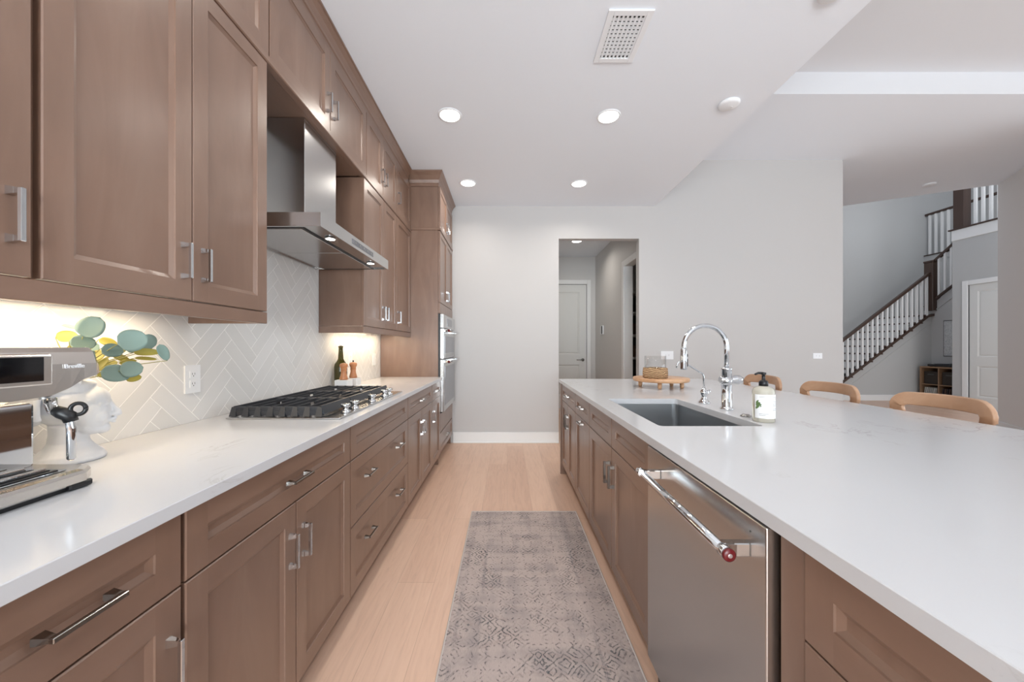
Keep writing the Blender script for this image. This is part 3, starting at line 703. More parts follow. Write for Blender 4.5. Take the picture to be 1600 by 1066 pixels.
# backsplash: herringbone tiles cut to the wall
b = bmn()
TW, TL, gp = 0.0625, 0.250, 0.0012
y0, y1, z0, z1 = 0.20, 3.788, 0.914, 2.41
def tile(u0, u1, v0, v1):
    ca = math.sqrt(0.5); pts = []
    for (u, v_) in ((u0+gp, v0+gp), (u1-gp, v0+gp), (u1-gp, v1-gp), (u0+gp, v1-gp)):
        pts.append((1.2131+(u-v_)*ca, 0.998+(u+v_)*ca))
    cy = sum(p[0] for p in pts)/4; cz = sum(p[1] for p in pts)/4
    if cy < y0-0.2 or cy > y1+0.2 or cz < z0-0.2 or cz > z1+0.2: return
    t = [b.verts.new((-1.3175, p[0], p[1])) for p in pts]
    t2 = [b.verts.new((-1.3165, p[0]+(cy-p[0])*0.012, p[1]+(cz-p[1])*0.012)) for p in pts]
    b.faces.new(t2)
    for k in range(4): b.faces.new((t[k], t[(k+1) % 4], t2[(k+1) % 4], t2[k]))
for i in range(-70, 110):
    for j in range(-18, 19):
        ou, ov_ = i*TW+j*TL, i*TW-j*TL
        tile(ou, ou+TL, ov_, ov_+TW); tile(ou+TL, ou+TL+TW, ov_+TW-TL, ov_+TW)
for co, no in (((0, y0, 0), (0, -1, 0)), ((0, y1, 0), (0, 1, 0)), ((0, 0, z0), (0, 0, -1)), ((0, 0, z1), (0, 0, 1))):
    bmesh.ops.bisect_plane(b, geom=b.verts[:]+b.edges[:]+b.faces[:], plane_co=co, plane_no=no, clear_outer=True)
bs = thing('backsplash', 'glossy white herringbone tile backsplash on the left wall behind cooktop', 'backsplash', (-1.32, 2.0, 0.914))
link('tiles', b, 'tile', bs)
b = bmn(); box(b, XL+0.0005, -1.3172, y0, y1, z0, z1); link('grout_bed', b, 'grout', bs)

# range hood
hd = thing('range_hood', 'stainless steel chimney range hood over the gas cooktop', 'range hood', (-1.1, 2.06, 1.76))
yh0, yh1, xh = 1.603, 2.513, -0.82
b = bmn()
o_ = [(-1.314, yh0), (xh, yh0), (xh, yh1), (-1.314, yh1)]; i_ = [(-1.314, 1.888), (-1.048, 1.888), (-1.048, 2.232), (-1.314, 2.232)]
L0 = [b.verts.new((p[0], p[1], 1.759)) for p in o_]; L1 = [b.verts.new((p[0], p[1], 1.821)) for p in o_]; L2 = [b.verts.new((p[0], p[1], 1.90)) for p in i_]
ii = [(-1.30, yh0+0.012), (xh-0.012, yh0+0.012), (xh-0.012, yh1-0.012), (-1.30, yh1-0.012)]
L3 = [b.verts.new((p[0], p[1], 1.759)) for p in ii]; L4 = [b.verts.new((p[0], p[1], 1.766)) for p in ii]
for A, B in ((L0, L1), (L1, L2), (L0, L3), (L3, L4)):
    for k in range(4): b.faces.new((A[k], A[(k+1) % 4], B[(k+1) % 4], B[k]))
b.faces.new(L4); b.faces.new(L2[::-1]); link('canopy', b, 'steel_h', hd)
b = bmn(); box(b, -1.314, -1.048, 1.888, 2.232, 1.895, 2.417, 0.002); link('chimney', b, 'steel_h', hd)
for (ya, yb_) in ((1.64, 2.055), (2.061, 2.476)):
    b = bmn(); box(b, -1.25, -0.925, ya, yb_, 1.757, 1.7655, 0.002); 
    link('filter_panel', b, 'steel_h', hd)
b = bmn(); box(b, -0.923, -0.917, 1.63, 2.49, 1.7615, 1.7665); box(b, -1.258, -1.252, 1.63, 2.49, 1.7615, 1.7665); link('filter_gap', b, 'black', hd)
for yq in (1.80, 2.33):
    b = bmn(); lathe(b, [(0.026, 1.7635), (0.026, 1.7585), (0.021, 1.7585)], (-0.872, yq, 0), 24); lr = link('lamp_ring', b, 'chrome', hd)
    b = bmn(); lathe(b, [(0.021, 1.7615), (0.021, 1.758), (0, 1.758)], (-0.872, yq, 0), 24); link('lamp_lens', b, 'hoodlamp', lr)
    d = bpy.data.lights.new('hood_lamp', 'SPOT'); d.energy = 2.2; d.spot_size = 1.9; d.spot_blend = 0.6; d.color = (1, 0.92, 0.8); d.shadow_soft_size = 0.02
    lo = bpy.data.objects.new('hood_lamp', d); C.objects.link(lo); lo.parent = hd; lo.location = Vector((-0.872, yq, 1.752))-hd.location
b = bmn(); box(b, xh, xh+0.0015, 1.93, 2.23, 1.776, 1.802); kp = link('control_strip', b, 'ovenglass', hd)
for k in range(5):
    b = bmn(); box(b, xh+0.0015, xh+0.003, 1.965+k*0.055, 1.979+k*0.055, 1.784, 1.794, 0.0005); link('button', b, 'nickel', kp)

# gas cooktop
ct = thing('gas_cooktop', 'five-knob stainless gas cooktop with black iron grates on the left worktop', 'cooktop', (-0.97, 2.04, 0.914))
cy0, cy1, cx0, cx1 = 1.575, 2.512, -1.217, -0.722
b = bmn(); box(b, cx0, cx1, cy0, cy1, 0.9145, 0.922, 0.002); link('tray', b, 'steel_h', ct)
burn = [(-1.10, 1.74), (-0.92, 1.76), (-1.02, 2.04), (-1.10, 2.35), (-0.92, 2.34)]
for i, (bx, by) in enumerate(burn):
    r = 0.055 if i == 2 else 0.040
    b = bmn(); lathe(b, [(r, 0.922), (r, 0.934), (r*0.8, 0.936)], (bx, by, 0), 24); bb = link('burner', b, 'nickel', ct)
    b = bmn(); lathe(b, [(r*0.85, 0.934), (r*0.85, 0.941), (r*0.7, 0.944), (0, 0.944)], (bx, by, 0), 24); link('burner_cap', b, 'iron', bb)
gx0, gx1, zt = -1.203, -0.812, 0.968
for s_ in range(3):
    a = 1.598+s_*0.288; e = a+0.282
    b = bmn()
    # side rails and long fingers
    for k in range(8):
        x = gx0+0.008+(gx1-gx0-0.016)*k/7
        wdt = 0.006 if k in (0, 7) else 0.0042
        z_lo = 0.952 if 0 < k < 7 else 0.944
        if k in (0, 7): prism(b, [(x-wdt, a, z_lo), (x+wdt, a, z_lo), (x+wdt*0.7, a, zt), (x-wdt*0.7, a, zt)], (0, e-a, 0))
        else:
            for (p, q_) in ((a, a+0.118), (e-0.118, e)) if k in (2, 5) else ((a, e),):
                prism(b, [(x-wdt, p, z_lo), (x+wdt, p, z_lo), (x+wdt*0.6, p, zt-0.001), (x-wdt*0.6, p, zt-0.001)], (0, q_-p, 0))
        if s_ == 0:     # tapering near-end legs seen from the camera
            prism(b, [(x-0.016, a-0.012, 0.924), (x+0.014, a-0.012, 0.924), (x+0.008, a, zt-0.004), (x-0.012, a, zt-0.004)], (0, 0.022, 0))
        elif k in (0, 7): prism(b, [(x-0.012, a, 0.9222), (x+0.012, a, 0.9222), (x+0.007, a, zt-0.006), (x-0.007, a, zt-0.006)], (0, 0.02, 0))
    for yy_ in (a+0.006, e-0.006):
        box(b, gx0+0.008, gx1-0.008, yy_-0.006, yy_+0.006, 0.948, zt-0.003)
    if s_ == 0: box(b, gx0, gx1, a-0.004, a+0.004, 0.928, 0.950)
    prism(b, [(gx1-0.010, a, 0.934), (gx1+0.012, a, 0.934), (gx1-0.002, a, zt+0.001), (gx1-0.012, a, zt+0.001)], (0, e-a, 0))
    link('grate', b, 'iron', ct)
for yk in (1.70, 1.80, 2.03, 2.235, 2.325):
    b = bmn(); lathe(b, [(0.022, 0.922), (0.022, 0.932), (0.012, 0.935), (0.012, 0.945), (0.021, 0.951), (0.022, 0.960), (0.020, 0.964), (0, 0.965)], (-0.752, yk, 0), 24)
    link('knob', b, 'chrome', ct)

# ---------------------------------------------------------------- island
XI = 0.5255; IX1 = 1.62
b = bmn(); T, Bt = 0.914, 0.884
hx0, hx1, hy0, hy1 = 0.605, 1.020, 1.447, 2.197
X0, X1, Y0, Y1 = 0.5005, 1.95, -0.35, 3.56
def rrect(x0, x1, y0, y1, r, n=5):
    out = []
    for (cx, cy, a0) in ((x1-r, y1-r, 0), (x0+r, y1-r, PI/2), (x0+r, y0+r, PI), (x1-r, y0+r, 1.5*PI)):
        for k in range(n+1): out.append((cx+r*math.cos(a0+PI/2*k/n), cy+r*math.sin(a0+PI/2*k/n)))
    return out
hole = rrect(hx0, hx1, hy0, hy1, 0.018)
outer = []
N4 = len(hole)//4
corners = [(X1, Y1), (X0, Y1), (X0, Y0), (X1, Y0)]
for zz, flip in ((T, 0), (Bt, 1)):
    hv = [b.verts.new((p[0], p[1], zz)) for p in hole]; cv = [b.verts.new((p[0], p[1], zz)) for p in corners]
    for q_ in range(4):
        seg = hv[q_*N4:(q_+1)*N4]
        for k in range(len(seg)-1): b.faces.new((cv[q_], seg[k], seg[k+1]))
        nx = hv[((q_+1)*N4) % len(hv)]
        b.faces.new((cv[q_], seg[-1], nx, cv[(q_+1) % 4]))
    if zz == T: hT, cT = hv, cv
    else: hB, cB = hv, cv
for A, B in ((hT, hB), (cT, cB)):
    for k in range(len(A)): b.faces.new((A[k], A[(k+1) % len(A)], B[(k+1) % len(A)], B[k]))
es = [e for e in b.edges if all(v in cT for v in e.verts)]
bmesh.ops.bevel(b, geom=es, offset=0.0015, segments=1, affect='EDGES')
tag(link('countertop', b, 'quartz', None, (1.2, 1.6, 0.884)), 'broad white quartz island top with sink cut-out, in front of the wooden stools', 'countertop')
def island_cab(label, y0, y1, build):
    c = thing('base_cabinet', label, 'cabinet', (0.8, (y0+y1)/2, 0)); build(c); return c
def icar(c, y0, y1): carcass(-1, XI, 1.10, y0, y1, 0, 0.883, c)
def b1_(c):
    icar(c, 2.814, 3.515)
    front('drawer', -1, XI, 2.816, 3.505, ZS+g_, ZD1-0.003, c, [(3.165, 0.797, False)])
    front('door', -1, XI, 2.816, 3.159, ZD0, ZS-g_, c, [(3.125, 0.575, True)]); front('door', -1, XI, 3.163, 3.505, ZD0, ZS-g_, c, [(3.197, 0.575, True)])
    b = bmn(); box(b, XI-0.012, IX1, 3.516, 3.536, 0, 0.883); link('end_panel', b, 'wood', c)
island_cab('brown island cabinet at the far end, drawer over two doors', 2.814, 3.515, b1_)
def b2_(c):
    icar(c, 2.336, 2.812)
    front('drawer', -1, XI, 2.338, 2.810, ZS+g_, ZD1-0.003, c, [(2.573, 0.797, False)])
    front('door', -1, XI, 2.338, 2.810, ZD0, ZS-g_, c, [(2.573, 0.690, False)])
island_cab('brown island pull-out cabinet whose door has a level handle at its top', 2.336, 2.812, b2_)
def b3_(c):
    b = bmn(); y0, y1 = 1.336, 2.334
    box(b, XI+0.0205, 1.10, y0, y0+0.018, 0.105, 0.883); box(b, XI+0.0205, 1.10, y1-0.018, y1, 0.105, 0.883)
    box(b, 1.085, 1.10, y0+0.018, y1-0.018, 0.105, 0.883); box(b, XI+0.0205, 1.085, y0+0.018, y1-0.018, 0.105, 0.125)
    box(b, XI+0.0205, XI+0.04, y0+0.018, y1-0.018, 0.125, 0.883); box(b, XI+0.095, 1.10, y0, y1, 0, 0.105); link('body', b, 'wood', c)
    front('false_drawer', -1, XI, 1.338, 1.834, ZS+g_, ZD1-0.003, c); front('false_drawer', -1, XI, 1.838, 2.332, ZS+g_, ZD1-0.003, c)
    front('door', -1, XI, 1.338, 1.834, ZD0, ZS-g_, c, [(1.797, 0.585, True)]); front('door', -1, XI, 1.838, 2.332, ZD0, ZS-g_, c, [(1.872, 0.585, True)])
island_cab('brown island sink cabinet with two tall doors beside the dishwasher', 1.336, 2.334, b3_)
def b4_(c):
    b = bmn(); box(b, XI+0.0205, 1.10, 0.03, 0.706, 0.105, 0.883); box(b, XI+0.095, 1.10, 0.03, 0.706, 0, 0.105); link('body', b, 'wood', c)
    b = bmn(); box(b, 0.530, XI+0.0205, 0.652, 0.708, 0.108, 0.881, 0.002); link('filler_panel', b, 'wood', c)
    front('drawer', -1, XI, 0.04, 0.646, 0.709+g_, ZD1-0.003, c, [(0.34, 0.797, False)])
    front('drawer', -1, XI, 0.04, 0.646, 0.417+g_, 0.709-g_, c, [(0.34, 0.60, False)])
    front('drawer', -1, XI, 0.04, 0.646, ZD0, 0.417-g_, c, [(0.34, 0.30, False)])
island_cab('brown island drawer cabinet nearest camera, right of the dishwasher', 0.03, 0.708, b4_)
b = bmn(); box(b, 1.105, IX1, -0.30, 3.515, 0, 0.883)
tag(link('island_back', b, 'wood', None, (1.3, 1.6, 0)), 'brown panelled rear half of the island facing the stools', 'island')

# dishwasher
dw = thing('dishwasher', 'stainless steel dishwasher with tubular handle built into the island', 'dishwasher', (0.8, 1.02, 0))
b = bmn(); box(b, 0.545, 1.08, 0.722, 1.318, 0.02, 0.868); link('tub', b, 'black', dw)
b = bmn(); box(b, 0.56, 0.58, 0.73, 1.31, 0.0, 0.10); link('kick_plate', b, 'black', dw)
b = bmn(); box(b, 0.510, 0.545, 0.718, 1.325, 0.11, 0.872, 0.003, 2); d_ = link('door', b, 'steel', dw)
b = bmn(); tube(b, [(0.455, 0.757, 0.802), (0.455, 1.24, 0.802)], 0.0115, 20)
for yq in (0.752, 1.235): lathe(b, [(0.0135, 0), (0.0135, 0.02)], (0.455, yq, 0.802), 20, 'y')
for yq in (0.775, 1.222): box(b, 0.455, 0.510, yq-0.010, yq+0.010, 0.788, 0.816, 0.002)
h_ = link('handle', b, 'chrome', d_)
b = bmn(); lathe(b, [(0.0135, 0.752), (0.0135, 0.746), (0.011, 0.744), (0, 0.744)], (0.455, 0, 0.802), 24, 'y'); mc = link('emblem', b, 'red', h_)
b = bmn(); lathe(b, [(0.0045, 0.745), (0.0045, 0.7432), (0.0025, 0.7432)], (0.455, 0, 0.802), 16, 'y'); link('emblem_ring', b, 'redb', mc)
b = bmn(); lathe(b, [(0.002, 0), (0.002, -0.0008), (0, -0.0008)], (0.510, 0.765, 0.842), 12, 'x'); link('indicator', b, 'slot', d_)

# sink
sk = thing('sink', 'grey undermount steel sink set into the island worktop', 'sink', (0.81, 1.82, 0.66))
b = bmn(); zb = 0.665; e_ = 0.003
prof = [(0.02, 0.883), (-e_, 0.883), (-e_, 0.69), (-e_+0.012, 0.672), (0.03, zb)]
loops = []
for (ins, z) in prof:
    sgn = -1 if ins == 0.02 else 1
    o2 = -0.02 if ins == 0.02 else ins
    loops.append([b.verts.new((p[0], p[1], z)) for p in rrect(hx0+o2, hx1-o2, hy0+o2, hy1-o2, 0.022 if o2 > 0 else 0.03)])
for A, B in zip(loops, loops[1:]):
    for k in range(len(A)):
        f = b.faces.new((A[k], A[(k+1) % len(A)], B[(k+1) % len(A)], B[k]))
b.faces.new(loops[-1]); link('basin', b, 'sink', sk)
b = bmn(); lathe(b, [(0.045, zb+0.0005), (0.045, zb+0.003), (0.03, zb+0.001), (0, zb+0.0006)], (0.85, 1.95, 0), 24); link('drain', b, 'chrome', sk)

# faucet
fc = thing('faucet', 'tall chrome gooseneck kitchen faucet behind the sink', 'faucet', (1.10, 1.829, 0.914))
fx, fy = 1.10, 1.829
b = bmn(); lathe(b, [(0.031, 0.914), (0.031, 0.920), (0.026, 0.926), (0.0235, 0.930), (0.0235, 1.112), (0.0255, 1.114), (0.0255, 1.122), (0.012, 1.124)], (fx, fy, 0), 32); link('body', b, 'chrome', fc)
zc_, R_ = 1.2265, 0.1075
b = bmn(); pts = [(fx, fy, 1.12)]+arc((fx-R_, fy, zc_), R_, 0, PI, 28)+[(fx-2*R_, fy, 1.205)]
tube(b, pts, 0.0115, 20, up=(0, 1, 0)); link('spout', b, 'chrome', fc)
b = bmn(); lathe(b, [(0.0125, 1.222), (0.0155, 1.215), (0.0165, 1.118), (0.0145, 1.114), (0.0, 1.114)], (fx-2*R_, fy, 0), 28); sp_ = link('spray_head', b, 'chrome', fc)
for za, zb_ in ((1.178, 1.192), (1.128, 1.168)):
    b = bmn(); box(b, fx-2*R_+0.0135, fx-2*R_+0.0195, fy-0.006, fy+0.006, za, zb_, 0.002); link('button', b, 'black', sp_)
b = bmn(); lathe(b, [(0.014, -0.034), (0.017, -0.03), (0.0175, 0.03), (0.024, 0.045), (0.024, 0.062), (0.016, 0.076), (0, 0.080)], (fx, fy, 1.063), 28, 'x'); lathe(b, [(0.0265, 1.038), (0.0265, 1.075)], (fx, fy, 0), 28)
link('lever', b, 'chrome', fc)
ff = thing('water_tap', 'small chrome filtered-water tap with thin bent spout between sink and faucet', 'tap', (1.094, 2.028, 0.914))
qx, qy = 1.094, 2.028
b = bmn(); lathe(b, [(0.030, 0.914), (0.030, 0.920), (0.020, 0.932), (0.014, 0.944), (0.013, 0.956), (0.019, 0.966), (0.019, 0.984), (0.010, 0.992), (0.0085, 1.002)], (qx, qy, 0), 28); link('body', b, 'chrome', ff)
b = bmn(); tube(b, [(qx, qy, 0.998), (qx-0.002, qy, 1.06), (qx-0.008, qy, 1.078), (qx-0.09, qy, 1.128), (qx-0.125, qy, 1.144), (qx-0.140, qy, 1.142), (qx-0.150, qy, 1.128), (qx-0.153, qy, 1.110)], 0.0048, 12, up=(0, 1, 0)); link('spout', b, 'chrome', ff)
b = bmn(); ellipsoid(b, (qx+0.008, qy-0.004, 0.972), (0.018, 0.016, 0.013)); tube(b, [(qx+0.008, qy-0.006, 0.972), (qx+0.028, qy-0.012, 0.986)], [0.010, 0.0075], 12); link('lever', b, 'chrome', ff)
b = bmn(); lathe(b, [(0.021, 0.9142), (0.021, 0.919), (0.016, 0.921), (0.015, 0.924), (0, 0.924)], (1.075, 1.645, 0), 24)
tag(link('air_switch', b, 'nickel', None, (1.075, 1.645, 0.914)), 'round metal push button on the island beside the soap bottle', 'button')
# soap bottle
sb = thing('soap_bottle', 'clear hand-soap pump bottle with white leaf label and black pump beside sink', 'bottle', (1.082, 1.54, 0.914))
sx, sy = 1.082, 1.54
b = bmn(); lathe(b, [(0.0, 0.9145), (0.038, 0.9145), (0.041, 0.918), (0.041, 1.040), (0.037, 1.052), (0.024, 1.061), (0.016, 1.064)], (sx, sy, 0), 36); link('bottle_body', b, 'soap', sb)
M['label'] = mat('white_label', srgb(244, 245, 246), 0.5)
b = bmn(); n_ = 24; a0, a1 = math.radians(-170), math.radians(-15)
A = [b.verts.new((sx+0.0416*math.cos(a0+(a1-a0)*k/n_), sy+0.0416*math.sin(a0+(a1-a0)*k/n_), 0.932)) for k in range(n_+1)]
B = [b.verts.new((v.co.x, v.co.y, 1.030)) for v in A]
for k in range(n_): b.faces.new((A[k], A[k+1], B[k+1], B[k])).smooth = True
lb = link('label', b, 'label', sb)
M['leafprint'] = mat('label_leaf_green', srgb(96, 122, 74), 0.5); M['ink'] = mat('label_ink', srgb(150, 150, 152), 0.5)
def onlabel(ang, z, r=0.0419): return Vector((sx+r*math.cos(ang), sy+r*math.sin(ang), z))
b = bmn()
for (a_, z_, da, dz, tl) in ((-2.65, 0.992, 0.22, 0.007, 0.5), (-2.60, 0.984, 0.26, 0.006, -0.3), (-2.70, 0.978, 0.2, 0.006, 0.9), (-2.5, 0.988, 0.18, 0.004, 0.2), (-2.72, 1.0, 0.15, 0.005, 1.3)):
    pts = []
    for k in range(10):
        t = 2*PI*k/10; u, v_ = da*math.cos(t), dz*math.sin(t)*(1-0.3*math.cos(t))
        pts.append(onlabel(a_+u, z_+v_+u*tl*0.03))
    b.faces.new([b.verts.new(p) for p in pts])
link('leaf_print', b, 'leafprint', lb)
b = bmn()
for (a0_, a1_, z_) in ((-1.35, -0.55, 1.018), (-1.35, -0.75, 1.012), (-1.35, -0.6, 1.002), (-1.35, -0.7, 0.996), (-1.35, -0.5, 0.990), (-1.35, -0.65, 0.984), (-1.35, -0.55, 0.972), (-1.35, -0.8, 0.966), (-2.55, -1.9, 1.020), (-2.55, -1.75, 0.950), (-2.55, -2.0, 0.944)):
    n2 = 8
    for k in range(n2):
        a2, a3 = a0_+(a1_-a0_)*k/n2, a0_+(a1_-a0_)*(k+1)/n2
        vquad(b, (onlabel(a2, z_), onlabel(a3, z_), onlabel(a3, z_+0.0016), onlabel(a2, z_+0.0016)))
link('label_text', b, 'ink', lb)
b = bmn(); lathe(b, [(0.017, 1.062), (0.017, 1.080), (0.013, 1.086), (0.007, 1.088), (0.006, 1.110), (0.010, 1.112), (0.010, 1.120), (0, 1.121)], (sx, sy, 0), 24)
tube(b, [(sx, sy, 1.116), (sx-0.022, sy, 1.118), (sx-0.036, sy, 1.112)], [0.006, 0.005, 0.004], 10, up=(0, 1, 0)); link('pump', b, 'black', sb)

# wooden riser with woven glass jar
rs_ = thing('wooden_riser', 'round wooden serving stand on little legs at far end of the island', 'stand', (1.19, 2.83, 0.914))
b = bmn(); lathe(b, [(0, 0.962), (0.198, 0.962), (0.205, 0.968), (0.205, 0.986), (0.200, 0.991), (0, 0.991)], (1.19, 2.83, 0), 48); link('board', b, 'board', rs_)
for a_ in (-115, -30, 35, 150, 95, -150):
    if a_ in (95, -150): continue
    qx2, qy2 = 1.19+0.15*math.cos(math.radians(a_)), 2.83+0.15*math.sin(math.radians(a_))
    b = bmn(); lathe(b, [(0.011, 0.914), (0.015, 0.925), (0.015, 0.962)], (qx2, qy2, 0), 14); link('leg', b, 'board', rs_)
jr = thing('glass_jar', 'clear glass jar in woven rope holder standing on the round wooden stand', 'jar', (1.12, 2.76, 0.991))
b = bmn(); jc = (1.12, 2.76, 0)
lathe(b, [(0, 0.9915), (0.078, 0.9915), (0.088, 0.998), (0.090, 1.03), (0.086, 1.068), (0.079, 1.071), (0.079, 1.066), (0.082, 1.03), (0.080, 1.0), (0, 0.998)], jc, 40); link('rope_holder', b, 'rope', jr)
b = bmn(); lathe(b, [(0, 0.9995), (0.0765, 0.9995), (0.0765, 1.158), (0.0735, 1.158), (0.0735, 1.004), (0, 1.004)], jc, 40); link('glass', b, 'clear', jr)

# ---------------------------------------------------------------- stools
def rounded_sq(a, c, n=4, r=None):
    r = r or min(a, c)*0.8; out = []
    for (cx, cy, a0) in ((a-r, c-r, 0), (-a+r, c-r, PI/2), (-a+r, -c+r, PI), (a-r, -c+r, 1.5*PI)):
        for k in range(n+1): out.append((cx+r*math.cos(a0+PI/2*k/n), cy+r*math.sin(a0+PI/2*k/n)))
    return out
def make_stool():
    # built at the origin: seat centre over (0,0), back on +X, island on -X
    t = thing('counter_stool', '', 'stool')
    b = bmn()
    # bent back rail: level along the top, both ends turning down into the posts
    XR = lambda y: 0.178+0.055*(1-(y/0.21)**2)
    path = [(-0.182, 0.868), (-0.188, 0.895)]
    for k in range(7):
        a_ = PI-(PI/2)*k/6; path.append((-0.147+0.050*math.cos(a_), 0.897+0.052*math.sin(a_)))
    for k in range(1, 12): path.append((-0.147+0.294*k/12, 0.949+0.003*math.sin(PI*k/12)))
    for k in range(7):
        a_ = PI/2-(PI/2)*k/6; path.append((0.147+0.050*math.cos(a_), 0.897+0.052*math.sin(a_)))
    path += [(0.188, 0.895), (0.182, 0.868)]
    n = len(path); rings = []
    for i, (y_, z_) in enumerate(path):
        p = Vector((XR(y_), y_, z_)); A_, B_ = path[max(i-1, 0)], path[min(i+1, n-1)]
        t_ = Vector((XR(B_[0])-XR(A_[0]), B_[0]-A_[0], B_[1]-A_[1])).normalized()
        nx = Vector((1, 0.11*y_/0.044*0.22, 0)); nx = (nx-t_*nx.dot(t_)).normalized(); sd = t_.cross(nx).normalized()
        e_ = min(i, n-1-i); hw_ = 0.024 if e_ == 0 else (0.026 if e_ == 1 else min(0.035, 0.027+0.0012*(e_-1)))
        rings.append([b.verts.new(p+sd*q0+nx*q1) for q0, q1 in rounded_sq(hw_, 0.0115, 4, 0.006)])
    for A, B in zip(rings, rings[1:]):
        for k in range(len(A)): b.faces.new((A[k], A[(k+1) % len(A)], B[(k+1) % len(A)], B[k])).smooth = True
    b.faces.new(rings[0]); b.faces.new(rings[-1][::-1])
    link('back_rail', b, 'chair', t)
    for s_ in (-1, 1):
        b = bmn(); tube(b, [(0.178, s_*0.190, 0.870), (0.165, s_*0.185, 0.66), (0.19, s_*0.20, 0.0)], [0.95, 1.05, 0.8], prof=rounded_sq(0.018, 0.015, 3)); link('leg', b, 'chair', t)
        b = bmn(); tube(b, [(-0.165, s_*0.185, 0.64), (-0.20, s_*0.20, 0.0)], [1.0, 0.8], prof=rounded_sq(0.018, 0.015, 3)); link('leg', b, 'chair', t)
    b = bmn(); box(b, -0.20, 0.19, -0.21, 0.21, 0.625, 0.665, 0.015, 3); link('seat', b, 'chair', t)
    for (p, q_) in (((-0.187, -0.195, 0.25), (-0.187, 0.195, 0.25)), ((0.18, -0.195, 0.25), (0.18, 0.195, 0.25)), ((-0.187, -0.195, 0.28), (0.18, -0.195, 0.28)), ((-0.187, 0.195, 0.28), (0.18, 0.195, 0.28))):
        b = bmn(); tube(b, [p, q_], 0.011, 12); link('stretcher', b, 'chair', t)
    return t
s0 = make_stool()
for i, (yy_, lb_) in enumerate(((1.835, 'pale oak counter stool nearest the camera, behind right end of island'), (2.465, 'pale oak counter stool, middle one of the three along the island'), (3.105, 'pale oak counter stool farthest from camera, seen behind soap bottle'))):
    o = s0 if i == 0 else copy_tree(s0)
    o.location = (1.98, yy_, 0); tag(o, lb_, 'stool', 'counter stools along the island')

# ---------------------------------------------------------------- rug
b = bmn(); box(b, -0.382, 0.382, -1.22, 1.22, 0.0, 0.007, 0.002)
rg = link('runner_rug', b, 'rug', None); rg.location = (0.124, 1.482, 0.0005)
tag(rg, 'faded grey and taupe patterned runner rug on the plank floor of aisle', 'rug')
b = bmn(); 
for (x0, x1, y0, y1) in ((-0.388, -0.380, -1.226, 1.226), (0.380, 0.388, -1.226, 1.226), (-0.380, 0.380, 1.218, 1.226), (-0.380, 0.380, -1.226, -1.218)): box(b, x0, x1, y0, y1, 0, 0.0085, 0.002)
o = link('binding', b, 'rugedge', None); o.parent = rg

# ---------------------------------------------------------------- ceiling fittings
def downlight(x, y, z, label, power, first=None):
    if first is None:
        t = thing('ceiling_light', '', 'light')
        b = bmn(); lathe(b, [(0.092, 0), (0.092, -0.004), (0.080, -0.008), (0.076, -0.004)], (0, 0, 0), 40); link('trim_ring', b, 'plate', t)
        b = bmn(); lathe(b, [(0.076, -0.002), (0.076, -0.005), (0, -0.005)], (0, 0, 0), 40); link('lens', b, 'lamp', t)
        d = bpy.data.lights.new('downlight_lamp', 'AREA'); d.shape = 'DISK'; d.size = 0.14; d.energy = power; d.color = (1, 0.93, 0.84); d.spread = math.radians(150)
        lo = bpy.data.objects.new('downlight_lamp', d); C.objects.link(lo); lo.parent = t; lo.location = (0, 0, -0.012)
    else: t = copy_tree(first)
    t.location = (x, y, z); tag(t, label, 'light', 'recessed ceiling lights'); return t
DLP = 5.0
d0 = downlight(-0.444, 2.826, ZC, 'recessed round ceiling light nearer the camera, on the left side', DLP)
downlight(0.790, 2.841, ZC, 'recessed round ceiling light nearer the camera, above the sink side', DLP, d0)
downlight(-0.430, 4.00, ZC, 'recessed round ceiling light at far left, before the oven tower', DLP, d0)
downlight(0.790, 4.013, ZC, 'recessed round ceiling light at far right, before the doorway', DLP, d0)
downlight(1.167, 6.13, HC, 'recessed round ceiling light in the back hall beyond doorway', DLP, d0)
d1 = downlight(-0.44, 1.65, ZC, 'recessed round ceiling light above the cooktop end, over the top of photo', 2.0)
for (x, y) in ((0.79, 1.65), (-0.44, 0.45), (0.79, 0.45)):
    downlight(x, y, ZC, 'recessed round ceiling light of the rows above the camera', DLP, d1)
d1['label'] = 'recessed round ceiling light of the rows above the camera'
vt = thing('ceiling_vent', 'white rectangular air vent with slatted grille in the kitchen ceiling', 'vent', (0.662, 2.11, ZC))
b = bmn(); vx0, vx1, vy0, vy1 = 0.540, 0.785, 1.934, 2.292; ix0, ix1, iy0, iy1 = 0.573, 0.752, 1.968, 2.258
for (x0, x1, y0, y1) in ((vx0, ix0, vy0, vy1), (ix1, vx1, vy0, vy1), (ix0, ix1, vy0, iy0), (ix0, ix1, iy1, vy1)): box(b, x0, x1, y0, y1, ZC-0.010, ZC, 0.002)
link('frame', b, 'plate', vt)
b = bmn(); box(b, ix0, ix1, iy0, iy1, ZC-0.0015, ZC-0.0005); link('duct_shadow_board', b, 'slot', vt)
for k in range(8):
    x = ix0+(ix1-ix0)*(k+0.15)/7.6
    b = bmn(); prism(b, [(x, iy0, ZC-0.009), (x+0.0035, iy0, ZC-0.0095), (x+0.015, iy0, ZC-0.003), (x+0.0115, iy0, ZC-0.002)], (0, iy1-iy0, 0)); link('slat', b, 'plate', vt)
for k in range(1, 11):
    y = iy0+(iy1-iy0)*k/11
    b = bmn(); box(b, ix0, ix1, y-0.0085, y+0.0085, ZC-0.0045, ZC-0.0018); link('cross_slat', b, 'plate', vt)
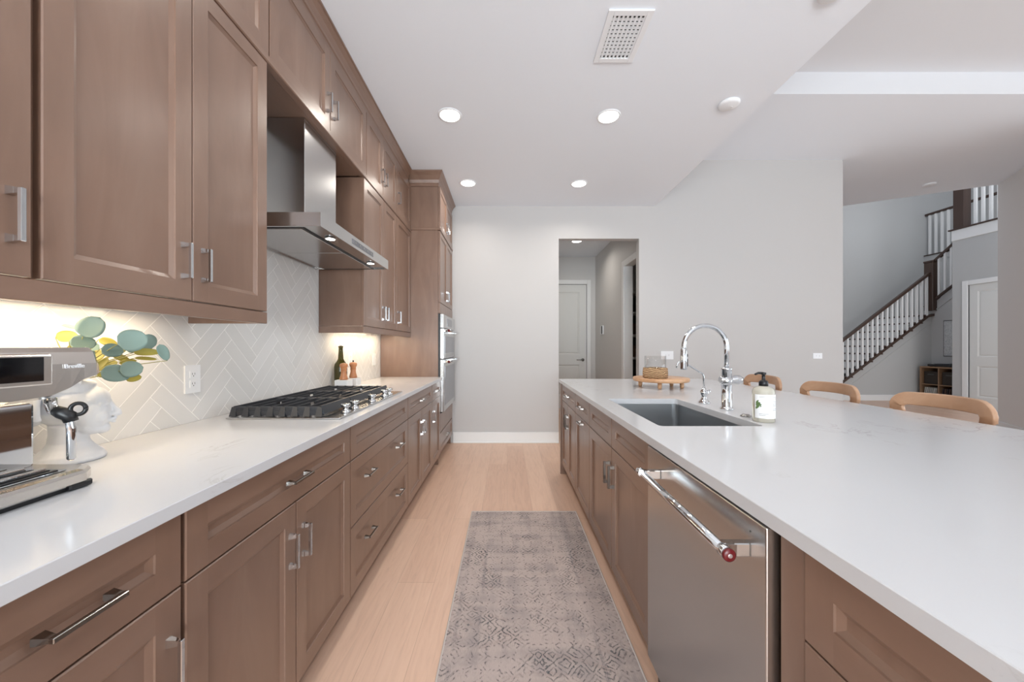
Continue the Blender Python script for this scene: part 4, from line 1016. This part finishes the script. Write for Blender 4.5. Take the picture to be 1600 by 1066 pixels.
for (x, y, z, r, lb_) in ((1.635, 2.69, ZC, 0.072, 'flat white round detector on ceiling near its open edge'), (1.64, 1.83, ZC, 0.068, 'white round detector cut by the top of photo'), (6.19, 5.35, ZG, 0.075, 'white round smoke detector on the entry ceiling')):
    t = thing('smoke_detector', lb_, 'detector', (x, y, z))
    b = bmn(); lathe(b, [(r, z), (r, z-0.006), (r*0.96, z-0.016), (r*0.8, z-0.022), (0, z-0.023)], (x, y, 0), 36); link('cover', b, 'plate', t)
    b = bmn(); lathe(b, [(0.006, z-0.0215), (0.006, z-0.025), (0, z-0.025)], (x+r*0.3, y, 0), 12); link('test_button', b, 'plate', t)

# ---------------------------------------------------------------- outlets and switches
def outlet(label, c, U, N, w_=0.074, h_=0.116, kind='outlet'):
    U = Vector(U); N = Vector(N); V = Vector((0, 0, 1)); c = Vector(c)
    t = thing('wall_outlet' if kind == 'outlet' else 'light_switch', label, kind, c)
    def slab(b, u0, u1, v0, v1, n0, n1, mi=0):
        P_ = lambda u, v_, n: c+U*u+V*v_+N*n
        prism(b, [P_(u0, v0, n0), P_(u1, v0, n0), P_(u1, v1, n0), P_(u0, v1, n0)], N*(n1-n0), mi)
    b = bmn(); slab(b, -w_/2, w_/2, -h_/2, h_/2, 0.0002, 0.006); link('cover_plate', b, 'plate', t)
    hor = w_ > h_
    if kind == 'outlet':
        for s_ in (-1, 1):
            b = bmn(); o1, o2 = (s_*0.02, 0) if hor else (0, s_*0.02)
            a_, c_ = (0.014, 0.0165) if hor else (0.0165, 0.014)
            slab(b, o1-a_, o1+a_, o2-c_, o2+c_, 0.006, 0.008); r_ = link('socket', b, 'plate', t)
            b = bmn()
            for q_ in (-0.006, 0.006):
                if hor: slab(b, o1-0.003, o1+0.005, q_-0.001, q_+0.001, 0.008, 0.0083)
                else: slab(b, q_-0.001, q_+0.001, o2-0.002, o2+0.006, 0.008, 0.0083)
            slab(b, o1-0.002, o1+0.002, o2-0.009, o2-0.005, 0.008, 0.0083); link('slots', b, 'slot', r_)
    else:
        b = bmn(); slab(b, -0.017, 0.017, -0.034, 0.034, 0.006, 0.008); link('rocker', b, 'plate', t)
    return t
outlet('white double power outlet on herringbone tile beside the plaster head', (-1.3165, 1.522, 1.094), (0, 1, 0), (1, 0, 0))
outlet('white power outlet on the tile behind pepper mills and green bottle', (-1.3165, 3.05, 1.125), (0, 1, 0), (1, 0, 0))
outlet('white rocker switch on the tile beside the oven tower', (-1.3165, 3.60, 1.104), (0, 1, 0), (1, 0, 0), kind='switch')
outlet('white level power outlet on the far wall behind the glass jar', (2.04, YF, 1.118), (1, 0, 0), (0, -1, 0), 0.160, 0.106)
outlet('small white level power outlet on the far wall near its right corner', (3.96, YF, 1.11), (1, 0, 0), (0, -1, 0), 0.116, 0.072)
t = thing('thermostat', 'white and dark keypad on the right wall of the back hall', 'thermostat', (HX, 6.66, 1.53))
b = bmn(); box(b, HX-0.022, HX, 6.58, 6.74, 1.45, 1.61, 0.004); link('housing', b, 'plate', t)
b = bmn(); box(b, HX-0.026, HX-0.022, 6.59, 6.67, 1.46, 1.60); link('screen', b, 'black', t)

# pantry shelves and goods
sh = thing('pantry_shelves', 'white pantry shelves seen through the side opening of the back hall', 'shelves', (2.45, 7.0, 0))
for z in (0.62, 1.03, 1.455, 1.88, 2.27):
    b = bmn(); box(b, HX+0.122, 3.07, 6.85, 7.195, z-0.045, z, 0.003); link('shelf', b, 'trim', sh)
b = bmn(); box(b, HX+0.122, 3.07, 7.18, 7.198, 0, 2.27); link('back_panel', b, 'slot', sh)
gc = [(40, 38, 40), (84, 52, 44), (150, 110, 90), (60, 66, 84), (130, 126, 122), (30, 30, 34)]
for i, cc in enumerate(gc): M['good%d' % i] = mat('pantry_goods', srgb(*cc), 0.5)
names = {1.03: 'lowest visible', 1.455: 'middle', 1.88: 'upper'}
k = 0
for z, wd in names.items():
    for j in range(5):
        x = 2.22+j*0.10
        b = bmn()
        if (k % 2) == 0:
            lathe(b, [(0.036, 0), (0.036, 0.13), (0.015, 0.17), (0.014, 0.22), (0, 0.221)], (0, 0, 0), 16); nm, ct_ = 'pantry_bottle', 'bottle'
        else: box(b, -0.04, 0.04, -0.03, 0.03, 0, 0.21 if j % 3 else 0.26, 0.003); nm, ct_ = 'pantry_box', 'box'
        o = link(nm, b, 'good%d' % (k % 6)); o.location = (x, 6.94, z)
        tag(o, 'dark packaged %s on the %s pantry shelf' % (ct_, wd), ct_, '%ss on the %s pantry shelf' % (ct_, wd)); k += 1

# ---------------------------------------------------------------- bottle, mills and blocks by the cooktop
bt = thing('oil_bottle', 'dark green glass oil bottle against the tile past the cooktop', 'bottle', (-1.262, 2.765, 0.914))
b = bmn(); lathe(b, [(0, 0.9145), (0.042, 0.9145), (0.046, 0.92), (0.046, 1.075), (0.042, 1.098), (0.028, 1.118), (0.020, 1.135), (0.0155, 1.20), (0.0155, 1.222), (0.018, 1.224), (0.018, 1.232), (0.013, 1.233)], (-1.262, 2.765, 0), 32); link('glass', b, 'greenglass', bt)
b = bmn(); lathe(b, [(0.011, 1.232), (0.009, 1.240), (0.004, 1.244), (0.003, 1.256), (0, 1.257)], (-1.262, 2.765, 0), 14); link('pourer', b, 'chrome', bt)
def block(label, x, y, w_, h_):
    b = bmn(); box(b, x-w_, x+w_, y-w_, y+w_, 0.9142, 0.914+h_, 0.003)
    tag(link('marble_block', b, 'marble', None, (x, y, 0.914)), label, 'block')
block('white marble block under the pepper mill in front of the green bottle', -1.165, 2.600, 0.046, 0.079)
block('white marble block under the peppermill with a dark knob', -1.165, 2.760, 0.042, 0.079)
def mill(label, x, y, z, knob, name):
    t = thing(name, label, 'mill', (x, y, z))
    b = bmn(); lathe(b, [(0, z+0.0003), (0.027, z+0.0003), (0.028, z+0.010), (0.020, z+0.038), (0.018, z+0.055), (0.021, z+0.066)], (x, y, 0), 28); link('body', b, 'mill', t)
    b = bmn(); lathe(b, [(0.019, z+0.066), (0.020, z+0.072), (0.019, z+0.078), (0.026, z+0.092), (0.028, z+0.103), (0.024, z+0.113), (0.010, z+0.118), (0, z+0.119)], (x, y, 0), 28); link('head', b, 'mill', t)
    if knob: b = bmn(); lathe(b, [(0.004, z+0.118), (0.006, z+0.126), (0.005, z+0.132), (0, z+0.133)], (x, y, 0), 14); link('knob', b, 'iron', t)
mill('beech salt mill without knob on the block before the green bottle', -1.165, 2.600, 0.993, False, 'salt_mill')
mill('beech pepper mill with small dark knob, right of the other mill', -1.165, 2.760, 0.993, True, 'pepper_mill')
b = bmn(); lathe(b, [(0, 0.9142), (0.05, 0.9142), (0.058, 0.925), (0.060, 0.944), (0.056, 0.944), (0.052, 0.926), (0, 0.920)], (-1.06, 2.66, 0), 28)
tag(link('small_dish', b, 'marble', None, (-1.06, 2.66, 0.914)), 'small low pale dish just beyond the cooktop by the marble blocks', 'dish')

# ---------------------------------------------------------------- espresso machine
em = thing('espresso_machine', 'stainless steel espresso machine cut by the left edge on the near worktop', 'espresso machine', (-1.1, 0.69, 0.914))
ey0, ey1 = 0.53, 0.848
# base / drip tray
b = bmn()
pts = [(-1.29, 0.524, 0), (-0.972, 0.524, 0), (-0.945, 0.56, 0), (-0.940, 0.69, 0), (-0.945, 0.820, 0), (-0.972, 0.852, 0), (-1.29, 0.852, 0)]
def loft(b, loops_, mi=0, cap0=True, cap1=True, smooth=False):
    R = [[b.verts.new(p) for p in lp] for lp in loops_]
    for A, B in zip(R, R[1:]):
        for k in range(len(A)):
            f = b.faces.new((A[k], A[(k+1) % len(A)], B[(k+1) % len(A)], B[k])); f.material_index = mi; f.smooth = smooth
    if cap0: b.faces.new(R[0][::-1]).material_index = mi
    if cap1: b.faces.new(R[-1]).material_index = mi
def shr(ps, d, z):
    cx = -1.1; cy = 0.688
    return [(p[0]+(d if p[0] < cx else -d), p[1]+(d if p[1] < cy else -d), z) for p in ps]
loft(b, [shr(pts, 0.004, 0.926), shr(pts, 0, 0.930), shr(pts, 0, 0.947), shr(pts, 0.003, 0.954), shr(pts, 0.010, 0.958)])
link('base', b, 'sheen', em)
b = bmn(); loft(b, [shr(pts, 0.014, 0.9143), shr(pts, 0.010, 0.926)]); 
box(b, -0.972, -0.946, 0.79, 0.835, 0.916, 0.930, 0.003); link('foot_skirt', b, 'black', em)
b = bmn(); box(b, -1.075, -0.965, 0.545, 0.80, 0.9585, 0.961, 0.001); dt = link('drip_tray', b, 'chrome', em)
b = bmn()
for k in range(6): box(b, -1.068+k*0.0175, -1.060+k*0.0175, 0.555, 0.79, 0.961, 0.9625)
link('tray_slots', b, 'black', dt)
b = bmn(); tube(b, [(-0.990, 0.55, 0.967), (-0.990, 0.78, 0.967)], 0.0035, 10); tube(b, [(-1.035, 0.55, 0.967), (-1.035, 0.78, 0.967)], 0.0035, 10); link('tray_bars', b, 'chrome', dt)
# back column
b = bmn(); box(b, -1.29, -1.085, 0.540, 0.838, 0.955, 1.10, 0.006, 2); link('back_column', b, 'chrome', em)
# head: side outline with raised corner, lofted along Y
b = bmn()
ys_ = [ey0, ey0+0.012, 0.60, 0.69, 0.755, 0.79, 0.815, ey1-0.008, ey1]
zlo = [1.160, 1.156, 1.128, 1.118, 1.122, 1.136, 1.152, 1.160, 1.163]
loops_ = []
for i, (y_, zl) in enumerate(zip(ys_, zlo)):
    ins = 0.004 if i in (0, len(ys_)-1) else 0
    zt_ = 1.2275-ins*1.2; fx_ = -0.944-ins
    loops_.append([(-1.29, y_, zl+0.01), (-1.05, y_, zl+ins), (fx_-0.010, y_, zl), (fx_, y_, zl+0.006), (fx_-0.002, y_, zt_-0.035), (fx_-0.010, y_, zt_-0.010), (fx_-0.020, y_, zt_), (-1.29, y_, zt_)])
loft(b, loops_); hd_ = link('head', b, 'sheen', em)
b = bmn(); box(b, -0.952, -0.9425, 0.590, 0.758, 1.150, 1.2145, 0.004, 2); bz = link('screen_bezel', b, 'sheen', hd_)
b = bmn(); box(b, -0.943, -0.9415, 0.602, 0.742, 1.160, 1.2085, 0.0006); link('screen', b, 'glassblack', bz)
mt = Matrix(((0, 0, 1, -0.9440+1.1), (1, 0, 0, 0.796-0.69), (0, 1, 0, 1.187-0.914), (0, 0, 0, 1)))
text_mesh('brand_lettering', 'Breville', 0.0125, 'plate', hd_, mt, 0.0012)
b = bmn(); lathe(b, [(0.038, 1.112), (0.040, 1.108), (0.040, 1.078), (0.034, 1.074), (0, 1.074)], (-1.010, 0.665, 0), 36); gh = link('group_head', b, 'chrome', em)
b = bmn(); lathe(b, [(0.034, 1.076), (0.036, 1.07), (0.036, 1.055), (0.026, 1.045), (0, 1.045)], (-1.010, 0.665, 0), 32)
tube(b, [(-0.985, 0.655, 1.062), (-0.90, 0.615, 1.052)], [0.009, 0.013], 14); link('portafilter', b, 'black', gh)
# steam wand
b = bmn(); tube(b, [(-0.990, 0.790, 1.118), (-0.988, 0.790, 1.104), (-0.980, 0.788, 1.092), (-0.966, 0.790, 1.084), (-0.957, 0.797, 1.074), (-0.955, 0.799, 1.05), (-0.955, 0.799, 0.985), (-0.955, 0.799, 0.981)], [0.010, 0.010, 0.010, 0.009, 0.008, 0.0078, 0.0072, 0.004], 18, up=(0, 1, 0)); wd_ = link('steam_wand', b, 'chrome', em)
b = bmn(); tube(b, [(-0.977, 0.789, 1.092), (-0.966, 0.791, 1.086), (-0.957, 0.797, 1.078), (-0.955, 0.799, 1.066)], [0.0105, 0.013, 0.013, 0.0115], 16, up=(0, 1, 0))
ring_c = Vector((-0.948, 0.806, 1.092)); ax1 = Vector((0.66, 0.75, 0)); ax2 = Vector((0, 0, 1))
rp = [ring_c+ax1*0.0125*math.cos(2*PI*k/24)*0.9+ax2*0.0125*math.sin(2*PI*k/24) for k in range(25)]
tube(b, rp, 0.0042, 10, up=(0.75, -0.66, 0)); link('wand_grip', b, 'black', wd_)

# ---------------------------------------------------------------- plaster head vase
b = bmn()
lathe(b, [(0, 0), (0.070, 0), (0.073, 0.006), (0.066, 0.020), (0.050, 0.036), (0.040, 0.052), (0.037, 0.075), (0.038, 0.10), (0, 0.10)], (-0.012, 0, 0), 32)
R_y = lambda a: Matrix.Rotation(a, 4, 'Y')
ellipsoid(b, (-0.008, 0, 0.150), (0.068, 0.052, 0.060)); ellipsoid(b, (0.028, 0, 0.128), (0.044, 0.044, 0.058))     # cranium, face
ellipsoid(b, (0.050, 0, 0.083), (0.018, 0.020, 0.017)); ellipsoid(b, (0.022, 0, 0.090), (0.038, 0.036, 0.022), R_y(0.25))   # chin, jaw
ellipsoid(b, (0.034, 0, 0.166), (0.034, 0.040, 0.036)); ellipsoid(b, (0.054, 0, 0.157), (0.015, 0.030, 0.014))     # forehead, brow
b_n = [(0.062, 0, 0.162), (0.068, 0, 0.152), (0.074, 0, 0.140), (0.082, 0, 0.128), (0.084, 0, 0.122), (0.074, 0, 0.118)]
tube(b, b_n, [0.007, 0.006, 0.0065, 0.0085, 0.0095, 0.007], 10, up=(0, 1, 0))
for s_ in (-1, 1):
    ellipsoid(b, (0.077, s_*0.0075, 0.122), (0.007, 0.006, 0.006))
    ellipsoid(b, (0.054, s_*0.019, 0.142), (0.0115, 0.012, 0.0085))          # closed lids
    tube(b, [(0.061, s_*0.009, 0.139), (0.064, s_*0.019, 0.136), (0.055, s_*0.030, 0.139)], 0.0024, 8)
    tube(b, [(0.064, s_*0.006, 0.153), (0.064, s_*0.020, 0.156), (0.052, s_*0.034, 0.152)], 0.0035, 8)
    ellipsoid(b, (0.050, s_*0.026, 0.118), (0.017, 0.014, 0.018))            # cheeks
    ellipsoid(b, (-0.006, s_*0.050, 0.128), (0.012, 0.006, 0.017)); ellipsoid(b, (-0.004, s_*0.054, 0.114), (0.009, 0.005, 0.009))
tube(b, [(0.068, -0.014, 0.106), (0.077, -0.005, 0.1085), (0.077, 0.005, 0.1085), (0.068, 0.014, 0.106)], [0.002, 0.0045, 0.0045, 0.002], 10)
tube(b, [(0.067, -0.012, 0.102), (0.074, 0, 0.0985), (0.067, 0.012, 0.102)], [0.002, 0.0055, 0.002], 10)
# waves of hair, bun at the back
for s_ in (-1, 1):
    for j in range(7):
        pts = []
        for k in range(14):
            t = k/13
            ang = math.radians(64+j*4+t*(135-j*3)); rr = (0.070-0.0025*j)+0.003*math.sin(t*9+j*1.7)
            px_ = -0.008+rr*math.cos(ang)*(1.0 if j < 5 else 0.9); pz_ = 0.150+0.070*math.sin(ang)
            yy_ = s_*(0.016+0.0065*j+0.004*math.sin(t*8+j))
            lim = max(0.05, 1-((px_+0.008)/0.085)**2-((pz_-0.15)/0.085)**2)
            yy_ = s_*min(abs(yy_)+0.010, 0.060*math.sqrt(lim)+0.012)
            pts.append((px_, yy_, pz_))
        tube(b, pts, 0.0085, 8, up=(0, 1, 0))
ellipsoid(b, (-0.078, 0, 0.135), (0.034, 0.036, 0.034)); tube(b, [(-0.10, 0.0, 0.155), (-0.085, 0.03, 0.14), (-0.065, 0.034, 0.12)], 0.008, 8); tube(b, [(-0.10, 0.0, 0.155), (-0.085, -0.03, 0.14), (-0.065, -0.034, 0.12)], 0.008, 8)
lathe(b, [(0, 0.19), (0.045, 0.19), (0.047, 0.212), (0.042, 0.218), (0, 0.218)], (-0.006, 0, 0), 28)
bust = link('head_vase', b, 'bust')
rm = bust.modifiers.new('remesh', 'REMESH'); rm.mode = 'VOXEL'; rm.voxel_size = 0.0022; rm.use_smooth_shade = True
sm = bust.modifiers.new('smooth', 'SMOOTH'); sm.factor = 0.5; sm.iterations = 3
bust.location = (-1.205, 1.018, 0.9142); bust.rotation_euler = (0, 0, math.radians(38))
tag(bust, 'white plaster bust vase of a face with closed eyes, beside espresso machine', 'vase')

# eucalyptus in the head vase
pl = thing('eucalyptus_branches', 'silver-green round-leaved eucalyptus sprigs arranged in the plaster head vase', 'plant', (-1.21, 1.035, 1.13))
root = Vector((-1.210, 1.014, 1.132))
leaves = [  # px, py, Y, length, width, screen angle, tilt, olive
    (143, 511, 1.00, 0.058, 0.052, 60, 0.3, 0), (105, 526, 1.05, 0.040, 0.034, 10, 0.5, 1), (130, 536, 0.99, 0.046, 0.040, -10, 0.4, 0),
    (208, 532, 0.98, 0.056, 0.056, 20, 0.25, 0), (228, 535, 1.06, 0.042, 0.048, -60, 0.3, 0), (176, 548, 0.98, 0.040, 0.036, -15, 0.4, 0),
    (255, 551, 1.04, 0.046, 0.024, -70, 0.4, 0), (230, 551, 1.02, 0.050, 0.022, 0, 0.6, 1), (182, 584, 0.96, 0.054, 0.044, -12, 0.35, 0),
    (206, 577, 0.98, 0.042, 0.042, 10, 0.3, 0), (169, 535, 1.08, 0.038, 0.026, -25, 0.6, 1), (228, 561, 1.06, 0.044, 0.012, -6, 0.7, 1),
    (209, 591, 1.02, 0.030, 0.022, 10, 0.5, 1), (113, 512, 1.06, 0.040, 0.012, -15, 0.7, 0), (152, 556, 1.06, 0.036, 0.030, 40, 0.5, 1),
    (190, 560, 1.06, 0.036, 0.020, -30, 0.6, 1), (120, 545, 1.07, 0.036, 0.030, 20, 0.5, 1), (150, 575, 1.04, 0.034, 0.026, 10, 0.5, 1),
    (140, 556, 1.0, 0.03, 0.02, 60, 0.5, 0), (172, 570, 1.06, 0.032, 0.02, 30, 0.6, 1), (160, 568, 1.0, 0.034, 0.018, 55, 0.5, 1), (186, 549, 1.07, 0.036, 0.022, 35, 0.5, 1),
    (146, 545, 1.07, 0.034, 0.026, 70, 0.4, 0), (164, 585, 1.02, 0.028, 0.018, 10, 0.5, 1), (200, 566, 1.05, 0.034, 0.016, 12, 0.6, 1), (212, 543, 1.06, 0.04, 0.03, 20, 0.4, 0)]
for (px, py, Y, Ln, Wd, ang, tilt, ol) in leaves:
    c_ = at(px, py, Y); vd = (c_-Vector((0, 0, H))).normalized(); rt = vd.cross(Vector((0, 0, 1))).normalized(); up_ = rt.cross(vd).normalized()
    Ln *= 1.08; Wd *= 1.08
    a_ = math.radians(ang); d1 = (rt*math.cos(a_)+up_*math.sin(a_)); d2 = (-rt*math.sin(a_)+up_*math.cos(a_)); d2 = (d2*math.cos(tilt)+vd*math.sin(tilt)).normalized(); nn = d1.cross(d2).normalized()
    b = bmn(); NU, NV = 10, 6; grid = []
    for i in range(NU+1):
        u = -1+2*i/NU; hw_ = math.sqrt(max(0.0, 1-u*u))*(1-0.12*u); row = []
        for j in range(NV+1):
            v_ = -1+2*j/NV
            row.append(b.verts.new(c_+d1*(u*Ln/2)+d2*(v_*hw_*Wd/2)+nn*(0.12*Ln*(v_*v_*hw_*hw_*0.5+0.25*u*u))))
        grid.append(row)
    for i in range(NU):
        for j in range(NV): b.faces.new((grid[i][j], grid[i+1][j], grid[i+1][j+1], grid[i][j+1])).smooth = True
    bmesh.ops.remove_doubles(b, verts=b.verts, dist=0.0002)
    lf = link('leaf', b, 'leaf_y' if ol else 'leaf', pl)
    so = lf.modifiers.new('thickness', 'SOLIDIFY'); so.thickness = 0.0006
    e_ = c_-d1*Ln/2 if (c_-d1*Ln/2-root).length < (c_+d1*Ln/2-root).length else c_+d1*Ln/2
    mid = root.lerp(e_, 0.5)+Vector((0, 0, 0.012))
    b = bmn(); tube(b, [root+Vector((0.01*random.uniform(-1, 1), 0.01*random.uniform(-1, 1), 0)), mid, e_], [0.0018, 0.0014, 0.001], 6); link('stem', b, 'stem', pl)
